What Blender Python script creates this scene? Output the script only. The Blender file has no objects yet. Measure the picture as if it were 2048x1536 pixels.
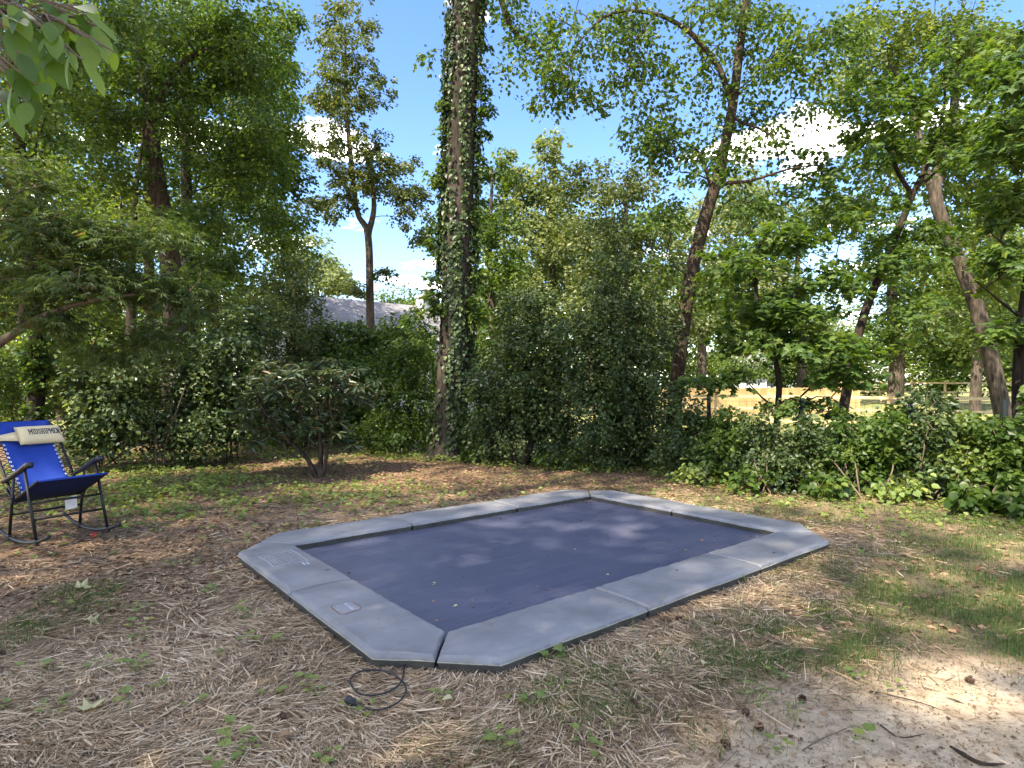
import bpy, math, random
import numpy as np
from mathutils import Vector, Matrix
R = math.radians
rng = np.random.default_rng(11)
random.seed(11)
sc = bpy.context.scene
col = sc.collection

# ------------------------------------------------------------------ camera
CAM_H, F = 1.4, 1222.0            # eye height, focal length in photo pixels
cam_d = bpy.data.cameras.new('camera')
cam_d.sensor_width = 36.0
cam_d.lens = 36.0 * F / 2048.0
cam_d.clip_start = 0.05
cam_d.clip_end = 3000
cam = bpy.data.objects.new('camera', cam_d)
cam.location = (0, 0, CAM_H)
cam.rotation_euler = (R(90), 0, 0)
col.objects.link(cam)
sc.camera = cam

# ------------------------------------------------------------------ light
SUN_EL, SUN_AZ = 52.0, 222.0      # azimuth clockwise from +Y (view direction)
SKY_STRENGTH, SUN_STRENGTH, EXPOSURE = 0.105, 3.5, 2.22
to_sun = Vector((math.sin(R(SUN_AZ)) * math.cos(R(SUN_EL)), math.cos(R(SUN_AZ)) * math.cos(R(SUN_EL)), math.sin(R(SUN_EL))))
world = bpy.data.worlds.new('World')
sc.world = world
world.use_nodes = True
wn, wl = world.node_tree.nodes, world.node_tree.links
wn.clear()
w_out = wn.new('ShaderNodeOutputWorld')
w_bg = wn.new('ShaderNodeBackground')
w_sky = wn.new('ShaderNodeTexSky')
w_sky.sky_type = 'NISHITA'
w_sky.sun_disc = False
w_sky.sun_elevation = R(SUN_EL)
w_sky.sun_rotation = R(SUN_AZ)
w_sky.altitude = 50
w_sky.air_density = 1.0
w_sky.dust_density = 1.0
w_sky.ozone_density = 2.5
w_bg.inputs['Strength'].default_value = SKY_STRENGTH
# broken fair-weather cloud, spread over the whole sky dome on a flat layer
w_tc = wn.new('ShaderNodeTexCoord')
w_sep = wn.new('ShaderNodeSeparateXYZ')
wl.new(w_tc.outputs['Generated'], w_sep.inputs[0])
w_z = wn.new('ShaderNodeMath'); w_z.operation = 'MAXIMUM'; w_z.inputs[1].default_value = 0.03
wl.new(w_sep.outputs['Z'], w_z.inputs[0])
w_dx = wn.new('ShaderNodeMath'); w_dx.operation = 'DIVIDE'
w_dy = wn.new('ShaderNodeMath'); w_dy.operation = 'DIVIDE'
wl.new(w_sep.outputs['X'], w_dx.inputs[0]); wl.new(w_z.outputs[0], w_dx.inputs[1])
wl.new(w_sep.outputs['Y'], w_dy.inputs[0]); wl.new(w_z.outputs[0], w_dy.inputs[1])
w_cmb = wn.new('ShaderNodeCombineXYZ')
wl.new(w_dx.outputs[0], w_cmb.inputs[0]); wl.new(w_dy.outputs[0], w_cmb.inputs[1])
w_map = wn.new('ShaderNodeMapping')
w_map.inputs['Location'].default_value = (21.1358, -30.663, 6.67)
wl.new(w_cmb.outputs[0], w_map.inputs[0])
w_nz = wn.new('ShaderNodeTexNoise')
w_nz.inputs['Scale'].default_value = 1.3
w_nz.inputs['Detail'].default_value = 7
w_nz.inputs['Roughness'].default_value = 0.52
wl.new(w_map.outputs[0], w_nz.inputs['Vector'])
w_rmp = wn.new('ShaderNodeValToRGB')
w_rmp.color_ramp.elements[0].position = 0.58
w_rmp.color_ramp.elements[1].position = 0.675
wl.new(w_nz.outputs['Fac'], w_rmp.inputs[0])
w_hsv = wn.new('ShaderNodeHueSaturation')
w_hsv.inputs['Saturation'].default_value = 1.24
w_hsv.inputs['Hue'].default_value = 0.510
wl.new(w_sky.outputs[0], w_hsv.inputs['Color'])
w_mix = wn.new('ShaderNodeMix'); w_mix.data_type = 'RGBA'
w_mix.inputs['B'].default_value = (24.0, 23.6, 23.0, 1)
wl.new(w_rmp.outputs[0], w_mix.inputs['Factor'])
wl.new(w_hsv.outputs[0], w_mix.inputs['A'])
wl.new(w_mix.outputs['Result'], w_bg.inputs['Color'])
wl.new(w_bg.outputs[0], w_out.inputs[0])

sun_d = bpy.data.lights.new('sun', 'SUN')
sun_d.energy = SUN_STRENGTH
sun_d.angle = R(0.53)
sun_d.color = (1.0, 0.94, 0.84)
sun = bpy.data.objects.new('sun', sun_d)
sun.rotation_euler = to_sun.to_track_quat('Z', 'Y').to_euler()
sun.location = (0, 0, 40)
col.objects.link(sun)

vs = sc.view_settings
vs.view_transform = 'Standard'
vs.look = 'None'
vs.exposure = EXPOSURE
vs.gamma = 1.0
vs.use_curve_mapping = False
vs.use_white_balance = True          # balanced for open shade
vs.white_balance_temperature = 7200
sc.render.engine = 'CYCLES'
sc.cycles.max_bounces = 7
sc.cycles.diffuse_bounces = 4
sc.cycles.transmission_bounces = 4
sc.cycles.glossy_bounces = 2
sc.cycles.sample_clamp_indirect = 6.0

# ------------------------------------------------------------------ helpers
def W(px, py, Y):
    """point seen at photo pixel (px, py) at distance Y in front of the camera"""
    return np.array([(px - 1024) / F * Y, Y, CAM_H - (py - 768) / F * Y])

def Gp(px, py, z=0.0):
    Y = F * (CAM_H - z) / (py - 768)
    return np.array([(px - 1024) / F * Y, Y, z])

_lat = {}
def vnoise(x, y, scale, seed=0):
    """smooth lattice noise 0..1"""
    if seed not in _lat:
        _lat[seed] = np.random.default_rng(1000 + seed).random((256, 256))
    L = _lat[seed]
    x = np.asarray(x, float) / scale + 100.3; y = np.asarray(y, float) / scale + 57.7
    xi = np.floor(x).astype(int); yi = np.floor(y).astype(int)
    fx = x - xi; fy = y - yi
    fx = fx * fx * (3 - 2 * fx); fy = fy * fy * (3 - 2 * fy)
    a = L[xi % 256, yi % 256]; b = L[(xi + 1) % 256, yi % 256]
    c = L[xi % 256, (yi + 1) % 256]; d = L[(xi + 1) % 256, (yi + 1) % 256]
    return (a * (1 - fx) + b * fx) * (1 - fy) + (c * (1 - fx) + d * fx) * fy

def sstep(a, b, x):
    t = np.clip((np.asarray(x, float) - a) / (b - a), 0, 1)
    return t * t * (3 - 2 * t)

def unit(v):
    v = np.asarray(v, float)
    return v / np.maximum(np.linalg.norm(v, axis=-1, keepdims=True), 1e-9)

# trampoline frame of reference
TC = np.array([0.295, 5.32]); TA = R(39.2)
TD = np.array([math.cos(TA), math.sin(TA)]); TN = np.array([math.sin(TA), -math.cos(TA)])
HOL, HOS, HIL, HIS, CH = 2.22, 1.62, 1.79, 1.17, 0.45
def tramp_ab(x, y):
    dx = np.asarray(x) - TC[0]; dy = np.asarray(y) - TC[1]
    return dx * TD[0] + dy * TD[1], dx * TN[0] + dy * TN[1]
def tramp_dist(x, y):
    """>0 outside the padded octagon"""
    a, b = tramp_ab(x, y)
    a = np.abs(a); b = np.abs(b)
    return np.maximum(np.maximum(a - HOL, b - HOS), (a + b - (HOL + HOS - CH)) / math.sqrt(2))

def ground_h(x, y):
    x = np.asarray(x, float); y = np.asarray(y, float)
    h = (vnoise(x, y, 1.3, 1) - 0.5) * 0.05 + (vnoise(x, y, 0.35, 2) - 0.5) * 0.018 + (vnoise(x, y, 4.0, 3) - 0.5) * 0.08
    near = sstep(0.05, 0.9, tramp_dist(x, y))
    h = h + (vnoise(x, y, .19, 4) - .5) * .016 * sstep(4.2, 3.0, y)
    h = h * (0.25 + 0.75 * near) - 0.004
    h = np.where(tramp_dist(x, y) < -0.15, h * 0 - 0.16, h)
    h = h + sstep(24, 34, y) * 0.28 * sstep(6, 14, x)
    return h

# ------------------------------------------------------------------ materials
def mat(name):
    m = bpy.data.materials.new(name); m.use_nodes = True
    n = m.node_tree.nodes; n.clear()
    out = n.new('ShaderNodeOutputMaterial')
    b = n.new('ShaderNodeBsdfPrincipled')
    m.node_tree.links.new(b.outputs[0], out.inputs[0])
    return m, n, m.node_tree.links, b, out

def ramp(n, stops):
    r = n.new('ShaderNodeValToRGB')
    e = r.color_ramp.elements
    while len(e) < len(stops): e.new(0.5)
    for el, (p, c) in zip(e, stops):
        el.position = p; el.color = (c[0], c[1], c[2], 1)
    return r

def noise(n, l, scale, detail=4, rough=0.55, vec=None, stretch=None, coord='Object'):
    t = n.new('ShaderNodeTexNoise')
    t.inputs['Scale'].default_value = scale
    t.inputs['Detail'].default_value = detail
    t.inputs['Roughness'].default_value = rough
    tc = n.new('ShaderNodeTexCoord')
    if stretch:
        mp = n.new('ShaderNodeMapping'); mp.inputs['Scale'].default_value = stretch
        l.new(tc.outputs[coord], mp.inputs[0]); l.new(mp.outputs[0], t.inputs['Vector'])
    else:
        l.new(tc.outputs[coord], t.inputs['Vector'])
    return t

def bump(n, l, b, h, strength=0.3, dist=0.01):
    bp = n.new('ShaderNodeBump')
    bp.inputs['Strength'].default_value = strength
    bp.inputs['Distance'].default_value = dist
    l.new(h, bp.inputs['Height']); l.new(bp.outputs[0], b.inputs['Normal'])

def leaf_mat(name, stops, transl=0.38, rough=0.45, spec=0.4, tboost=1.5):
    m, n, l, b, out = mat(name)
    at = n.new('ShaderNodeAttribute'); at.attribute_name = 'v'
    r = ramp(n, stops); l.new(at.outputs['Fac'], r.inputs[0])
    l.new(r.outputs[0], b.inputs['Base Color'])
    b.inputs['Roughness'].default_value = rough
    b.inputs['Specular IOR Level'].default_value = spec
    tr = n.new('ShaderNodeBsdfTranslucent')
    g = n.new('ShaderNodeMix'); g.data_type = 'RGBA'; g.blend_type = 'MULTIPLY'
    g.inputs['Factor'].default_value = 1.0
    g.inputs['B'].default_value = (1.35 * tboost, 1.25 * tboost, 0.55 * tboost, 1)
    l.new(r.outputs[0], g.inputs['A']); l.new(g.outputs['Result'], tr.inputs['Color'])
    mx = n.new('ShaderNodeMixShader'); mx.inputs[0].default_value = transl
    l.new(b.outputs[0], mx.inputs[1]); l.new(tr.outputs[0], mx.inputs[2])
    l.new(mx.outputs[0], out.inputs[0])
    return m

def bark_mat(name, dark, light, scale=6.0, strength=0.8):
    m, n, l, b, out = mat(name)
    t = noise(n, l, scale, 6, 0.65, stretch=(1, 1, 0.16))
    t2 = noise(n, l, 1.1, 3, 0.5)
    r = ramp(n, [(0.33, dark), (0.52, [(a + c) / 2 for a, c in zip(dark, light)]), (0.7, light)])
    l.new(t.outputs['Fac'], r.inputs[0])
    mx = n.new('ShaderNodeMix'); mx.data_type = 'RGBA'; mx.blend_type = 'MULTIPLY'
    r2 = ramp(n, [(0.35, (0.65, 0.66, 0.6)), (0.65, (1.1, 1.05, 1.0))])
    l.new(t2.outputs['Fac'], r2.inputs[0])
    mx.inputs['Factor'].default_value = 1
    l.new(r.outputs[0], mx.inputs['A']); l.new(r2.outputs[0], mx.inputs['B'])
    l.new(mx.outputs['Result'], b.inputs['Base Color'])
    b.inputs['Roughness'].default_value = 0.9
    b.inputs['Specular IOR Level'].default_value = 0.15
    bump(n, l, b, t.outputs['Fac'], strength, 0.03)
    return m

def plain_mat(name, c, rough=0.6, spec=0.3, metal=0.0, var=0.12, scale=30, bmp=0.0):
    m, n, l, b, out = mat(name)
    t = noise(n, l, scale, 4)
    r = ramp(n, [(0.3, [v * (1 - var) for v in c]), (0.7, [min(1, v * (1 + var)) for v in c])])
    l.new(t.outputs['Fac'], r.inputs[0]); l.new(r.outputs[0], b.inputs['Base Color'])
    b.inputs['Roughness'].default_value = rough
    b.inputs['Specular IOR Level'].default_value = spec
    b.inputs['Metallic'].default_value = metal
    if bmp: bump(n, l, b, t.outputs['Fac'], bmp, 0.004)
    return m

M = {}
M['leaf_dark'] = leaf_mat('dark_glossy_leaf', [(0, (.017, .034, .010)), (.5, (.040, .070, .019)), (1, (.115, .145, .042))], .28, .44, .42)
M['leaf_mid'] = leaf_mat('green_leaf', [(0, (.024, .052, .010)), (.5, (.054, .102, .017)), (1, (.125, .170, .030))], .46)
M['leaf_light'] = leaf_mat('light_green_leaf', [(0, (.05, .085, .02)), (.5, (.095, .145, .032)), (1, (.19, .215, .05))], .42)
M['leaf_pale'] = leaf_mat('pale_green_leaf', [(0, (.075, .11, .045)), (.5, (.135, .175, .065)), (1, (.23, .25, .09))], .40, .5)
M['leaf_olive'] = leaf_mat('olive_leaf', [(0, (.03, .05, .014)), (.5, (.068, .098, .026)), (1, (.165, .175, .055))], .35)
M['leaf_maple'] = leaf_mat('maple_leaf', [(0, (.023, .052, .010)), (.5, (.052, .100, .017)), (1, (.118, .165, .028))], .45, .5)
M['leaf_lace'] = leaf_mat('lace_maple_leaf', [(0, (.032, .06, .016)), (.5, (.066, .108, .028)), (.9, (.11, .15, .045)), (1, (.13, .11, .04))], .42, .5)
M['leaf_rhodo'] = leaf_mat('rhododendron_leaf', [(0, (.028, .05, .022)), (.5, (.055, .085, .036)), (.9, (.10, .12, .055)), (1, (.16, .11, .05))], .18, .35, .6)
M['leaf_near'] = leaf_mat('smooth_near_leaf', [(0, (.04, .085, .014)), (.5, (.075, .14, .022)), (1, (.125, .20, .03))], .5, .4)
M['leaf_weed'] = leaf_mat('seedling_leaf', [(0, (.08, .13, .035)), (.5, (.145, .205, .05)), (1, (.26, .29, .075))], .4, .5)
M['grass'] = leaf_mat('grass_blade', [(0, (.035, .07, .015)), (.55, (.075, .125, .03)), (.85, (.13, .17, .045)), (1, (.28, .22, .11))], .35, .5)
M['straw'] = leaf_mat('dry_straw', [(0, (.125, .078, .042)), (.35, (.29, .20, .115)), (.75, (.49, .365, .225)), (1, (.63, .50, .345))], .12, .7, .2, 0.9)
M['litter'] = leaf_mat('dry_leaf_litter', [(0, (.08, .046, .027)), (.5, (.19, .115, .066)), (1, (.34, .22, .13))], .15, .75, .2, 0.9)
M['fallen'] = leaf_mat('fallen_pale_leaf', [(0, (.38, .36, .16)), (1, (.55, .50, .27))], .3, .6, .3, 0.9)
M['bark_big'] = bark_mat('ridged_grey_bark', (.014, .0115, .0095), (.085, .068, .056), 20, 1.0)
M['bark'] = bark_mat('brown_bark', (.022, .016, .012), (.105, .076, .057), 24)
M['bark_grey'] = bark_mat('grey_bark', (.026, .021, .017), (.15, .12, .095), 18)
M['bark_dark'] = bark_mat('dark_bark', (.013, .010, .008), (.055, .042, .033), 24)
M['bark_twig'] = bark_mat('light_twig_bark', (.09, .068, .05), (.2, .155, .12), 14)

# ------------------------------------------------------------------ object helpers
def empty(name, loc, label=None, cat=None, group=None):
    o = bpy.data.objects.new(name, None)
    o.empty_display_size = 0.2
    o.location = [float(v) for v in loc]
    col.objects.link(o)
    return tag(o, label, cat, group)

def tag(o, label=None, cat=None, group=None, kind=None):
    if label: o['label'] = label
    if cat: o['category'] = cat
    if group: o['group'] = group
    if kind: o['kind'] = kind
    return o

def link(name, me, material, parent=None, loc=None):
    o = bpy.data.objects.new(name, me)
    if material is not None and not me.materials: me.materials.append(material)
    col.objects.link(o)
    if parent is not None: o.parent = parent
    if loc is not None: o.location = [float(v) for v in loc]
    return o

def np_mesh(name, co, faces, smooth=False, v=None):
    """faces: int array (n,3) or (n,4)"""
    co = np.asarray(co, np.float32); faces = np.asarray(faces, np.int32)
    k = faces.shape[1]
    me = bpy.data.meshes.new(name)
    me.vertices.add(len(co)); me.vertices.foreach_set('co', co.ravel())
    me.loops.add(faces.size); me.loops.foreach_set('vertex_index', faces.ravel())
    me.polygons.add(len(faces))
    me.polygons.foreach_set('loop_start', np.arange(0, faces.size, k, dtype=np.int32))
    me.polygons.foreach_set('use_smooth', np.full(len(faces), smooth))
    if v is not None:
        a = me.attributes.new('v', 'FLOAT', 'POINT')
        a.data.foreach_set('value', np.asarray(v, np.float32))
    me.update(calc_edges=True)
    return me

class MB:
    """collects boxes, tubes and quads; build() links ONE mesh"""
    def __init__(s): s.v = []; s.f = []
    def add(s, vs, fs):
        o = len(s.v); s.v += [tuple(float(c) for c in p) for p in vs]; s.f += [tuple(i + o for i in f) for f in fs]
    def box(s, c, size, rot=None):
        hx, hy, hz = size[0] / 2, size[1] / 2, size[2] / 2
        ps = [Vector((x, y, z)) for x in (-hx, hx) for y in (-hy, hy) for z in (-hz, hz)]
        if rot is not None: ps = [rot @ p for p in ps]
        c = Vector(c)
        s.add([p + c for p in ps], [(0, 1, 3, 2), (4, 6, 7, 5), (0, 4, 5, 1), (2, 3, 7, 6), (0, 2, 6, 4), (1, 5, 7, 3)])
    def tube(s, pts, r, n=8, cap=True):
        pts = [Vector([float(c) for c in p]) for p in pts]
        rs = r if hasattr(r, '__len__') else [r] * len(pts)
        o = len(s.v); up = Vector((0.13, 0.21, 0.97))
        for i, p in enumerate(pts):
            t = (pts[min(i + 1, len(pts) - 1)] - pts[max(i - 1, 0)]).normalized()
            a = t.cross(up)
            if a.length < 0.15: a = t.cross(Vector((1, 0, 0)))
            a.normalize(); b = t.cross(a)
            for k in range(n):
                q = 2 * math.pi * k / n
                s.v.append(tuple(p + (a * math.cos(q) + b * math.sin(q)) * rs[i]))
        for i in range(len(pts) - 1):
            for k in range(n):
                s.f.append((o + i * n + k, o + i * n + (k + 1) % n, o + (i + 1) * n + (k + 1) % n, o + (i + 1) * n + k))
        if cap:
            s.f.append(tuple(o + k for k in range(n))[::-1]); e = o + (len(pts) - 1) * n
            s.f.append(tuple(e + k for k in range(n)))
    def build(s, name, material, parent=None, loc=None, smooth=False, bevel=0.0):
        me = bpy.data.meshes.new(name); me.from_pydata(s.v, [], s.f); me.update()
        if smooth:
            me.polygons.foreach_set('use_smooth', np.ones(len(me.polygons), bool))
        o = link(name, me, material, parent, loc)
        if bevel:
            b = o.modifiers.new('bevel', 'BEVEL'); b.width = bevel; b.segments = 2
        return o

def smooth_path(pts, n=8):
    """Catmull-Rom through pts"""
    P = [np.asarray(p, float) for p in pts]
    P = [2 * P[0] - P[1]] + P + [2 * P[-1] - P[-2]]
    out = []
    for i in range(1, len(P) - 2):
        for k in range(n):
            t = k / n
            out.append(0.5 * ((2 * P[i]) + (-P[i - 1] + P[i + 1]) * t + (2 * P[i - 1] - 5 * P[i] + 4 * P[i + 1] - P[i + 2]) * t * t
                              + (-P[i - 1] + 3 * P[i] - 3 * P[i + 1] + P[i + 2]) * t ** 3))
    out.append(P[-2])
    return np.array(out)

# ---------------------------------------------------------------- leaf templates (x across, y along, z normal)
T_OVAL = (np.array([[0, 0, 0], [-.34, .42, .07], [0, 1, -.05], [.34, .42, .07]]), np.array([[0, 2, 1], [0, 3, 2]]))
T_WIDE = (np.array([[0, 0, 0], [-.40, .40, .08], [0, 1, -.07], [.40, .40, .08]]), np.array([[0, 2, 1], [0, 3, 2]]))
T_HEART = (np.array([[0, 0, 0], [-.42, .22, .06], [-.34, .62, .05], [0, 1.0, -.10], [.34, .62, .05], [.42, .22, .06]]),
           np.array([[0, 3, 2], [0, 2, 1], [0, 4, 3], [0, 5, 4]]))
T_LONG = (np.array([[0, 0, 0], [-.13, .35, .05], [-.12, .72, .0], [0, 1.0, -.10], [.12, .72, .0], [.13, .35, .05]]),
          np.array([[0, 3, 2], [0, 2, 1], [0, 4, 3], [0, 5, 4]]))
def _maple():
    out = [(0, 0), (-.46, .0), (-.34, .22), (-.62, .50), (-.24, .54), (0, 1.0), (.24, .54), (.62, .50), (.34, .22), (.46, 0)]
    v = [(0, .33, .04)] + [(x, y, -.12 * abs(x) - .05 * y) for x, y in out]
    f = [(0, i + 1, (i + 1) % len(out) + 1) for i in range(len(out))]
    return np.array(v), np.array(f)
T_MAPLE = _maple()
def _lace():
    v = [(0, 0, 0)]; f = []
    for a, L in ((-70, .6), (-35, .85), (0, 1.0), (35, .85), (70, .6)):
        s, c = math.sin(R(a)), math.cos(R(a))
        i = len(v)
        v += [(s * L * .45 - c * .08, c * L * .45 + s * .08, .03), (s * L, c * L, -.1), (s * L * .45 + c * .08, c * L * .45 - s * .08, .03)]
        f += [(0, i + 1, i), (0, i + 2, i + 1)]
    return np.array(v), np.array(f)
T_LACE = _lace()

def leaves_mesh(name, pos, axis, nrm, size, tmpl, v, base):
    tv, tf = tmpl
    y = unit(axis); z = nrm - (nrm * y).sum(1, keepdims=True) * y
    z = unit(z); x = np.cross(y, z)
    co = pos[:, None, :] - np.asarray(base)[None, None, :] + size[:, None, None] * (
        tv[None, :, 0:1] * x[:, None, :] + tv[None, :, 1:2] * y[:, None, :] + tv[None, :, 2:3] * z[:, None, :])
    n, k = len(pos), len(tv)
    fc = (tf[None] + (np.arange(n) * k)[:, None, None]).reshape(-1, 3)
    vv = np.repeat(np.clip(v, 0, 1), k)
    return np_mesh(name, co.reshape(-1, 3), fc, v=vv)

DENS = 1.32
def scatter_leaves(name, cl, cdir, crad, per, size, tmpl, material, parent, base, flat=0.4, droop=0.35, upn=1.0, jitter=0.7, svar=0.35):
    """leaves around each cluster centre: sprays of twigs, flattened and drooping at the rim"""
    per = per * DENS; n = len(cl); per_i = np.maximum(3, (per * (0.6 + 0.8 * rng.random(n)))).astype(int)
    idx = np.repeat(np.arange(n), per_i); m = len(idx)
    ang = rng.random(m) * 2 * math.pi
    # few twig directions per cluster, so leaves line up in sprays
    tw = rng.random((n, 6)) * 2 * math.pi
    ta = tw[idx, rng.integers(0, 6, m)] + rng.normal(0, .16, m)
    rr = np.sqrt(rng.random(m))
    off = np.stack([np.cos(ta) * rr, np.sin(ta) * rr, rng.normal(0, flat * .55, m) - droop * rr * rr], 1)
    off += np.stack([rng.normal(0, .10, m), rng.normal(0, .10, m), rng.normal(0, .08, m)], 1)
    pos = cl[idx] + off * crad[idx][:, None]
    ax = np.stack([np.cos(ta + rng.normal(0, .9, m)), np.sin(ta + rng.normal(0, .9, m)), -0.35 - .5 * rng.random(m)], 1) + cdir[idx] * .4
    nr = np.stack([rng.normal(0, jitter, m), rng.normal(0, jitter, m), np.full(m, upn)], 1)
    sz = size * (1 - svar / 2 + svar * rng.random(m) * 1.2)
    cv = rng.normal(0, .13, n)
    v = np.clip(.45 + cv[idx] + rng.normal(0, .2, m), 0, 1)
    me = leaves_mesh(name, pos, ax, nr, sz, tmpl, v, base)
    return link(name, me, material, parent)

# ---------------------------------------------------------------- woody skeleton
class Skel:
    def __init__(s): s.p = []; s.par = []; s.r = []; s.fixed = []
    def chain(s, pts, rs, par=-1):
        for p, r in zip(pts, rs):
            s.p.append(np.asarray(p, float)); s.par.append(par); s.r.append(r); s.fixed.append(True)
            par = len(s.p) - 1
        return par
    def nearest(s, q):
        P = np.array(s.p); d = P - q
        dist = np.sqrt((d * d).sum(1)) + np.maximum(0, d[:, 2] + .1) * 0.8
        return int(np.argmin(dist))
    def grow(s, clusters, tip=.006, wig=.08, sag=0.0):
        order = np.argsort([np.linalg.norm(c - s.p[s.nearest(c)]) for c in clusters])
        dirs = np.zeros((len(clusters), 3))
        for i in order:
            c = clusters[i]; a = s.nearest(c); A = s.p[a]
            L = np.linalg.norm(c - A)
            k = max(2, int(L / .28)) if L < 3 else max(4, int(L / .5))
            k = min(k, 9); par = a
            lift = L * (.12 + .1 * rng.random()) - sag * L
            for j in range(1, k + 1):
                t = j / k
                p = A + (c - A) * t + np.array([0, 0, lift * math.sin(math.pi * t) * (1 - t * .5)]) + rng.normal(0, wig * L / k, 3) * (t < 1)
                s.p.append(p); s.par.append(par); s.r.append(tip); s.fixed.append(False); par = len(s.p) - 1
            dirs[i] = unit(s.p[-1] - s.p[-2])
        return dirs
    def mesh(s, base, sides=5, trunk_sides=10, name='trunk'):
        n = len(s.p); P = np.array(s.p); par = np.array(s.par)
        area = np.array([r * r for r in s.r]) ; fx = np.array(s.fixed)
        acc = np.zeros(n)
        rad = np.array(s.r, float)
        kids = [[] for _ in range(n)]
        for i in range(n):
            if par[i] >= 0: kids[par[i]].append(i)
        for i in range(n - 1, -1, -1):
            if not fx[i]:
                q = sum(rad[k] ** 2.3 for k in kids[i])
                rad[i] = max(s.r[i], q ** (1 / 2.3)) if kids[i] else s.r[i]
                rad[i] = min(rad[i], .09)
        for i in range(n):
            if not fx[i] and par[i] >= 0: rad[i] = min(rad[i], rad[par[i]] * .92)
        mb_v, mb_f = [], []; off = 0
        used = set()
        # split into chains: continue with the thickest child
        starts = [i for i in range(n) if par[i] < 0]
        stack = list(starts)
        chains = []
        while stack:
            i = stack.pop(); ch = ([par[i]] if par[i] >= 0 else []) + [i]
            while kids[i]:
                ks = sorted(kids[i], key=lambda k: -rad[k] - (10 if fx[k] and fx[i] and par[k] == k - 1 else 0))
                stack += ks[1:]; i = ks[0]; ch.append(i)
            chains.append(ch)
        for ch in chains:
            pts = P[ch]; rs = rad[ch].copy()
            if par[ch[1] if len(ch) > 1 else ch[0]] == ch[0] and len(ch) > 1 and not (ch[0] in starts): rs[0] = rs[1] * 1.15
            if len(ch) < 2: continue
            ns = trunk_sides if rs.max() > .08 else sides
            if rs.max() < .012: ns = 4
            t = np.gradient(pts, axis=0); t = unit(t)
            up = np.where(np.abs(t[:, 2:3]) > .9, np.array([[1., 0, 0]]), np.array([[0, 0, 1.]]))
            a = unit(np.cross(t, up)); b = np.cross(t, a)
            if np.abs(t[:, 2]).max() > .9 and np.abs(t[:, 2]).min() <= .9:
                a = unit(np.cross(t, np.array([[.31, .95, .05]]))); b = np.cross(t, a)
            q = np.arange(ns) / ns * 2 * math.pi
            ring = pts[:, None, :] + rs[:, None, None] * (np.cos(q)[None, :, None] * a[:, None, :] + np.sin(q)[None, :, None] * b[:, None, :])
            m = len(pts)
            i0 = np.arange(m - 1)[:, None] * ns + np.arange(ns)[None, :]
            i1 = np.arange(m - 1)[:, None] * ns + (np.arange(ns)[None, :] + 1) % ns
            f = np.stack([i0, i1, i1 + ns, i0 + ns], -1).reshape(-1, 4) + off
            mb_v.append(ring.reshape(-1, 3)); mb_f.append(f); off += m * ns
        return np_mesh(name, np.concatenate(mb_v) - np.asarray(base), np.concatenate(mb_f), smooth=True)

def trunk_path(trunk, n=6):
    """trunk: list of (px, py, Y, radius); returns smooth points and radii"""
    p = [W(a, b, c) for a, b, c, r in trunk]; rs = [r for *_, r in trunk]
    sp = smooth_path(p, n)
    t = np.linspace(0, len(rs) - 1, len(sp))
    return sp, np.interp(t, np.arange(len(rs)), rs)

def blob_points(blobs):
    out, rad = [], []
    for (px, py, rx, ry, Y, dY, n, cr) in blobs:
        k = 0
        while k < n:
            q = rng.normal(size=3); q = q / np.linalg.norm(q) * (rng.random() ** .42) * (1 + .28 * rng.random() ** 3)
            y = Y + q[1] * dY
            p = W(px + q[0] * rx, py + q[2] * ry, y)
            if p[2] < .06: continue
            out.append(p); rad.append(cr * (.7 + .6 * rng.random())); k += 1
    return np.array(out), np.array(rad)

def tree(name, label, cat, trunk, blobs, leaf, size, per, tmpl=T_OVAL, bark='bark', limbs=(), group=None, tip=.006, flat=.4, droop=.35,
         upn=1.0, jitter=.7, base_flare=1.35, to_ground=True):
    """trunk, limbs: pixel polylines with depth and radius; blobs: (px,py,rx,ry,Y,dY,clusters,cluster radius)"""
    tr = list(trunk)
    if to_ground:
        p0 = W(*tr[0][:3]); gz = float(ground_h(p0[0], p0[1])) - .06
        if p0[2] > gz + .02:
            b = (tr[0][0], 768 + (CAM_H - gz) / tr[0][2] * F, tr[0][2], tr[0][3] * base_flare)
            tr = [b] + tr
    sp, rs = trunk_path(tr)
    base = sp[0].copy(); base[2] = max(base[2], -.05)
    root = empty(name, base, label, cat, group)
    sk = Skel(); sk.chain(sp, rs)
    for lb in limbs:
        lp, lr = trunk_path(lb)
        a = int(np.argmin(np.linalg.norm(np.array(sk.p) - lp[0], axis=1)))
        sk.chain(lp[1:] if np.linalg.norm(sk.p[a] - lp[0]) < .25 else lp, lr[1:] if np.linalg.norm(sk.p[a] - lp[0]) < .25 else lr, a)
    cl, cr = blob_points(blobs)
    dirs = sk.grow(cl, tip)
    link('trunk', sk.mesh(base), M[bark], root)
    scatter_leaves('crown', cl, dirs, cr, per, size, tmpl, M[leaf], root, base, flat, droop, upn, jitter)
    return root

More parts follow.
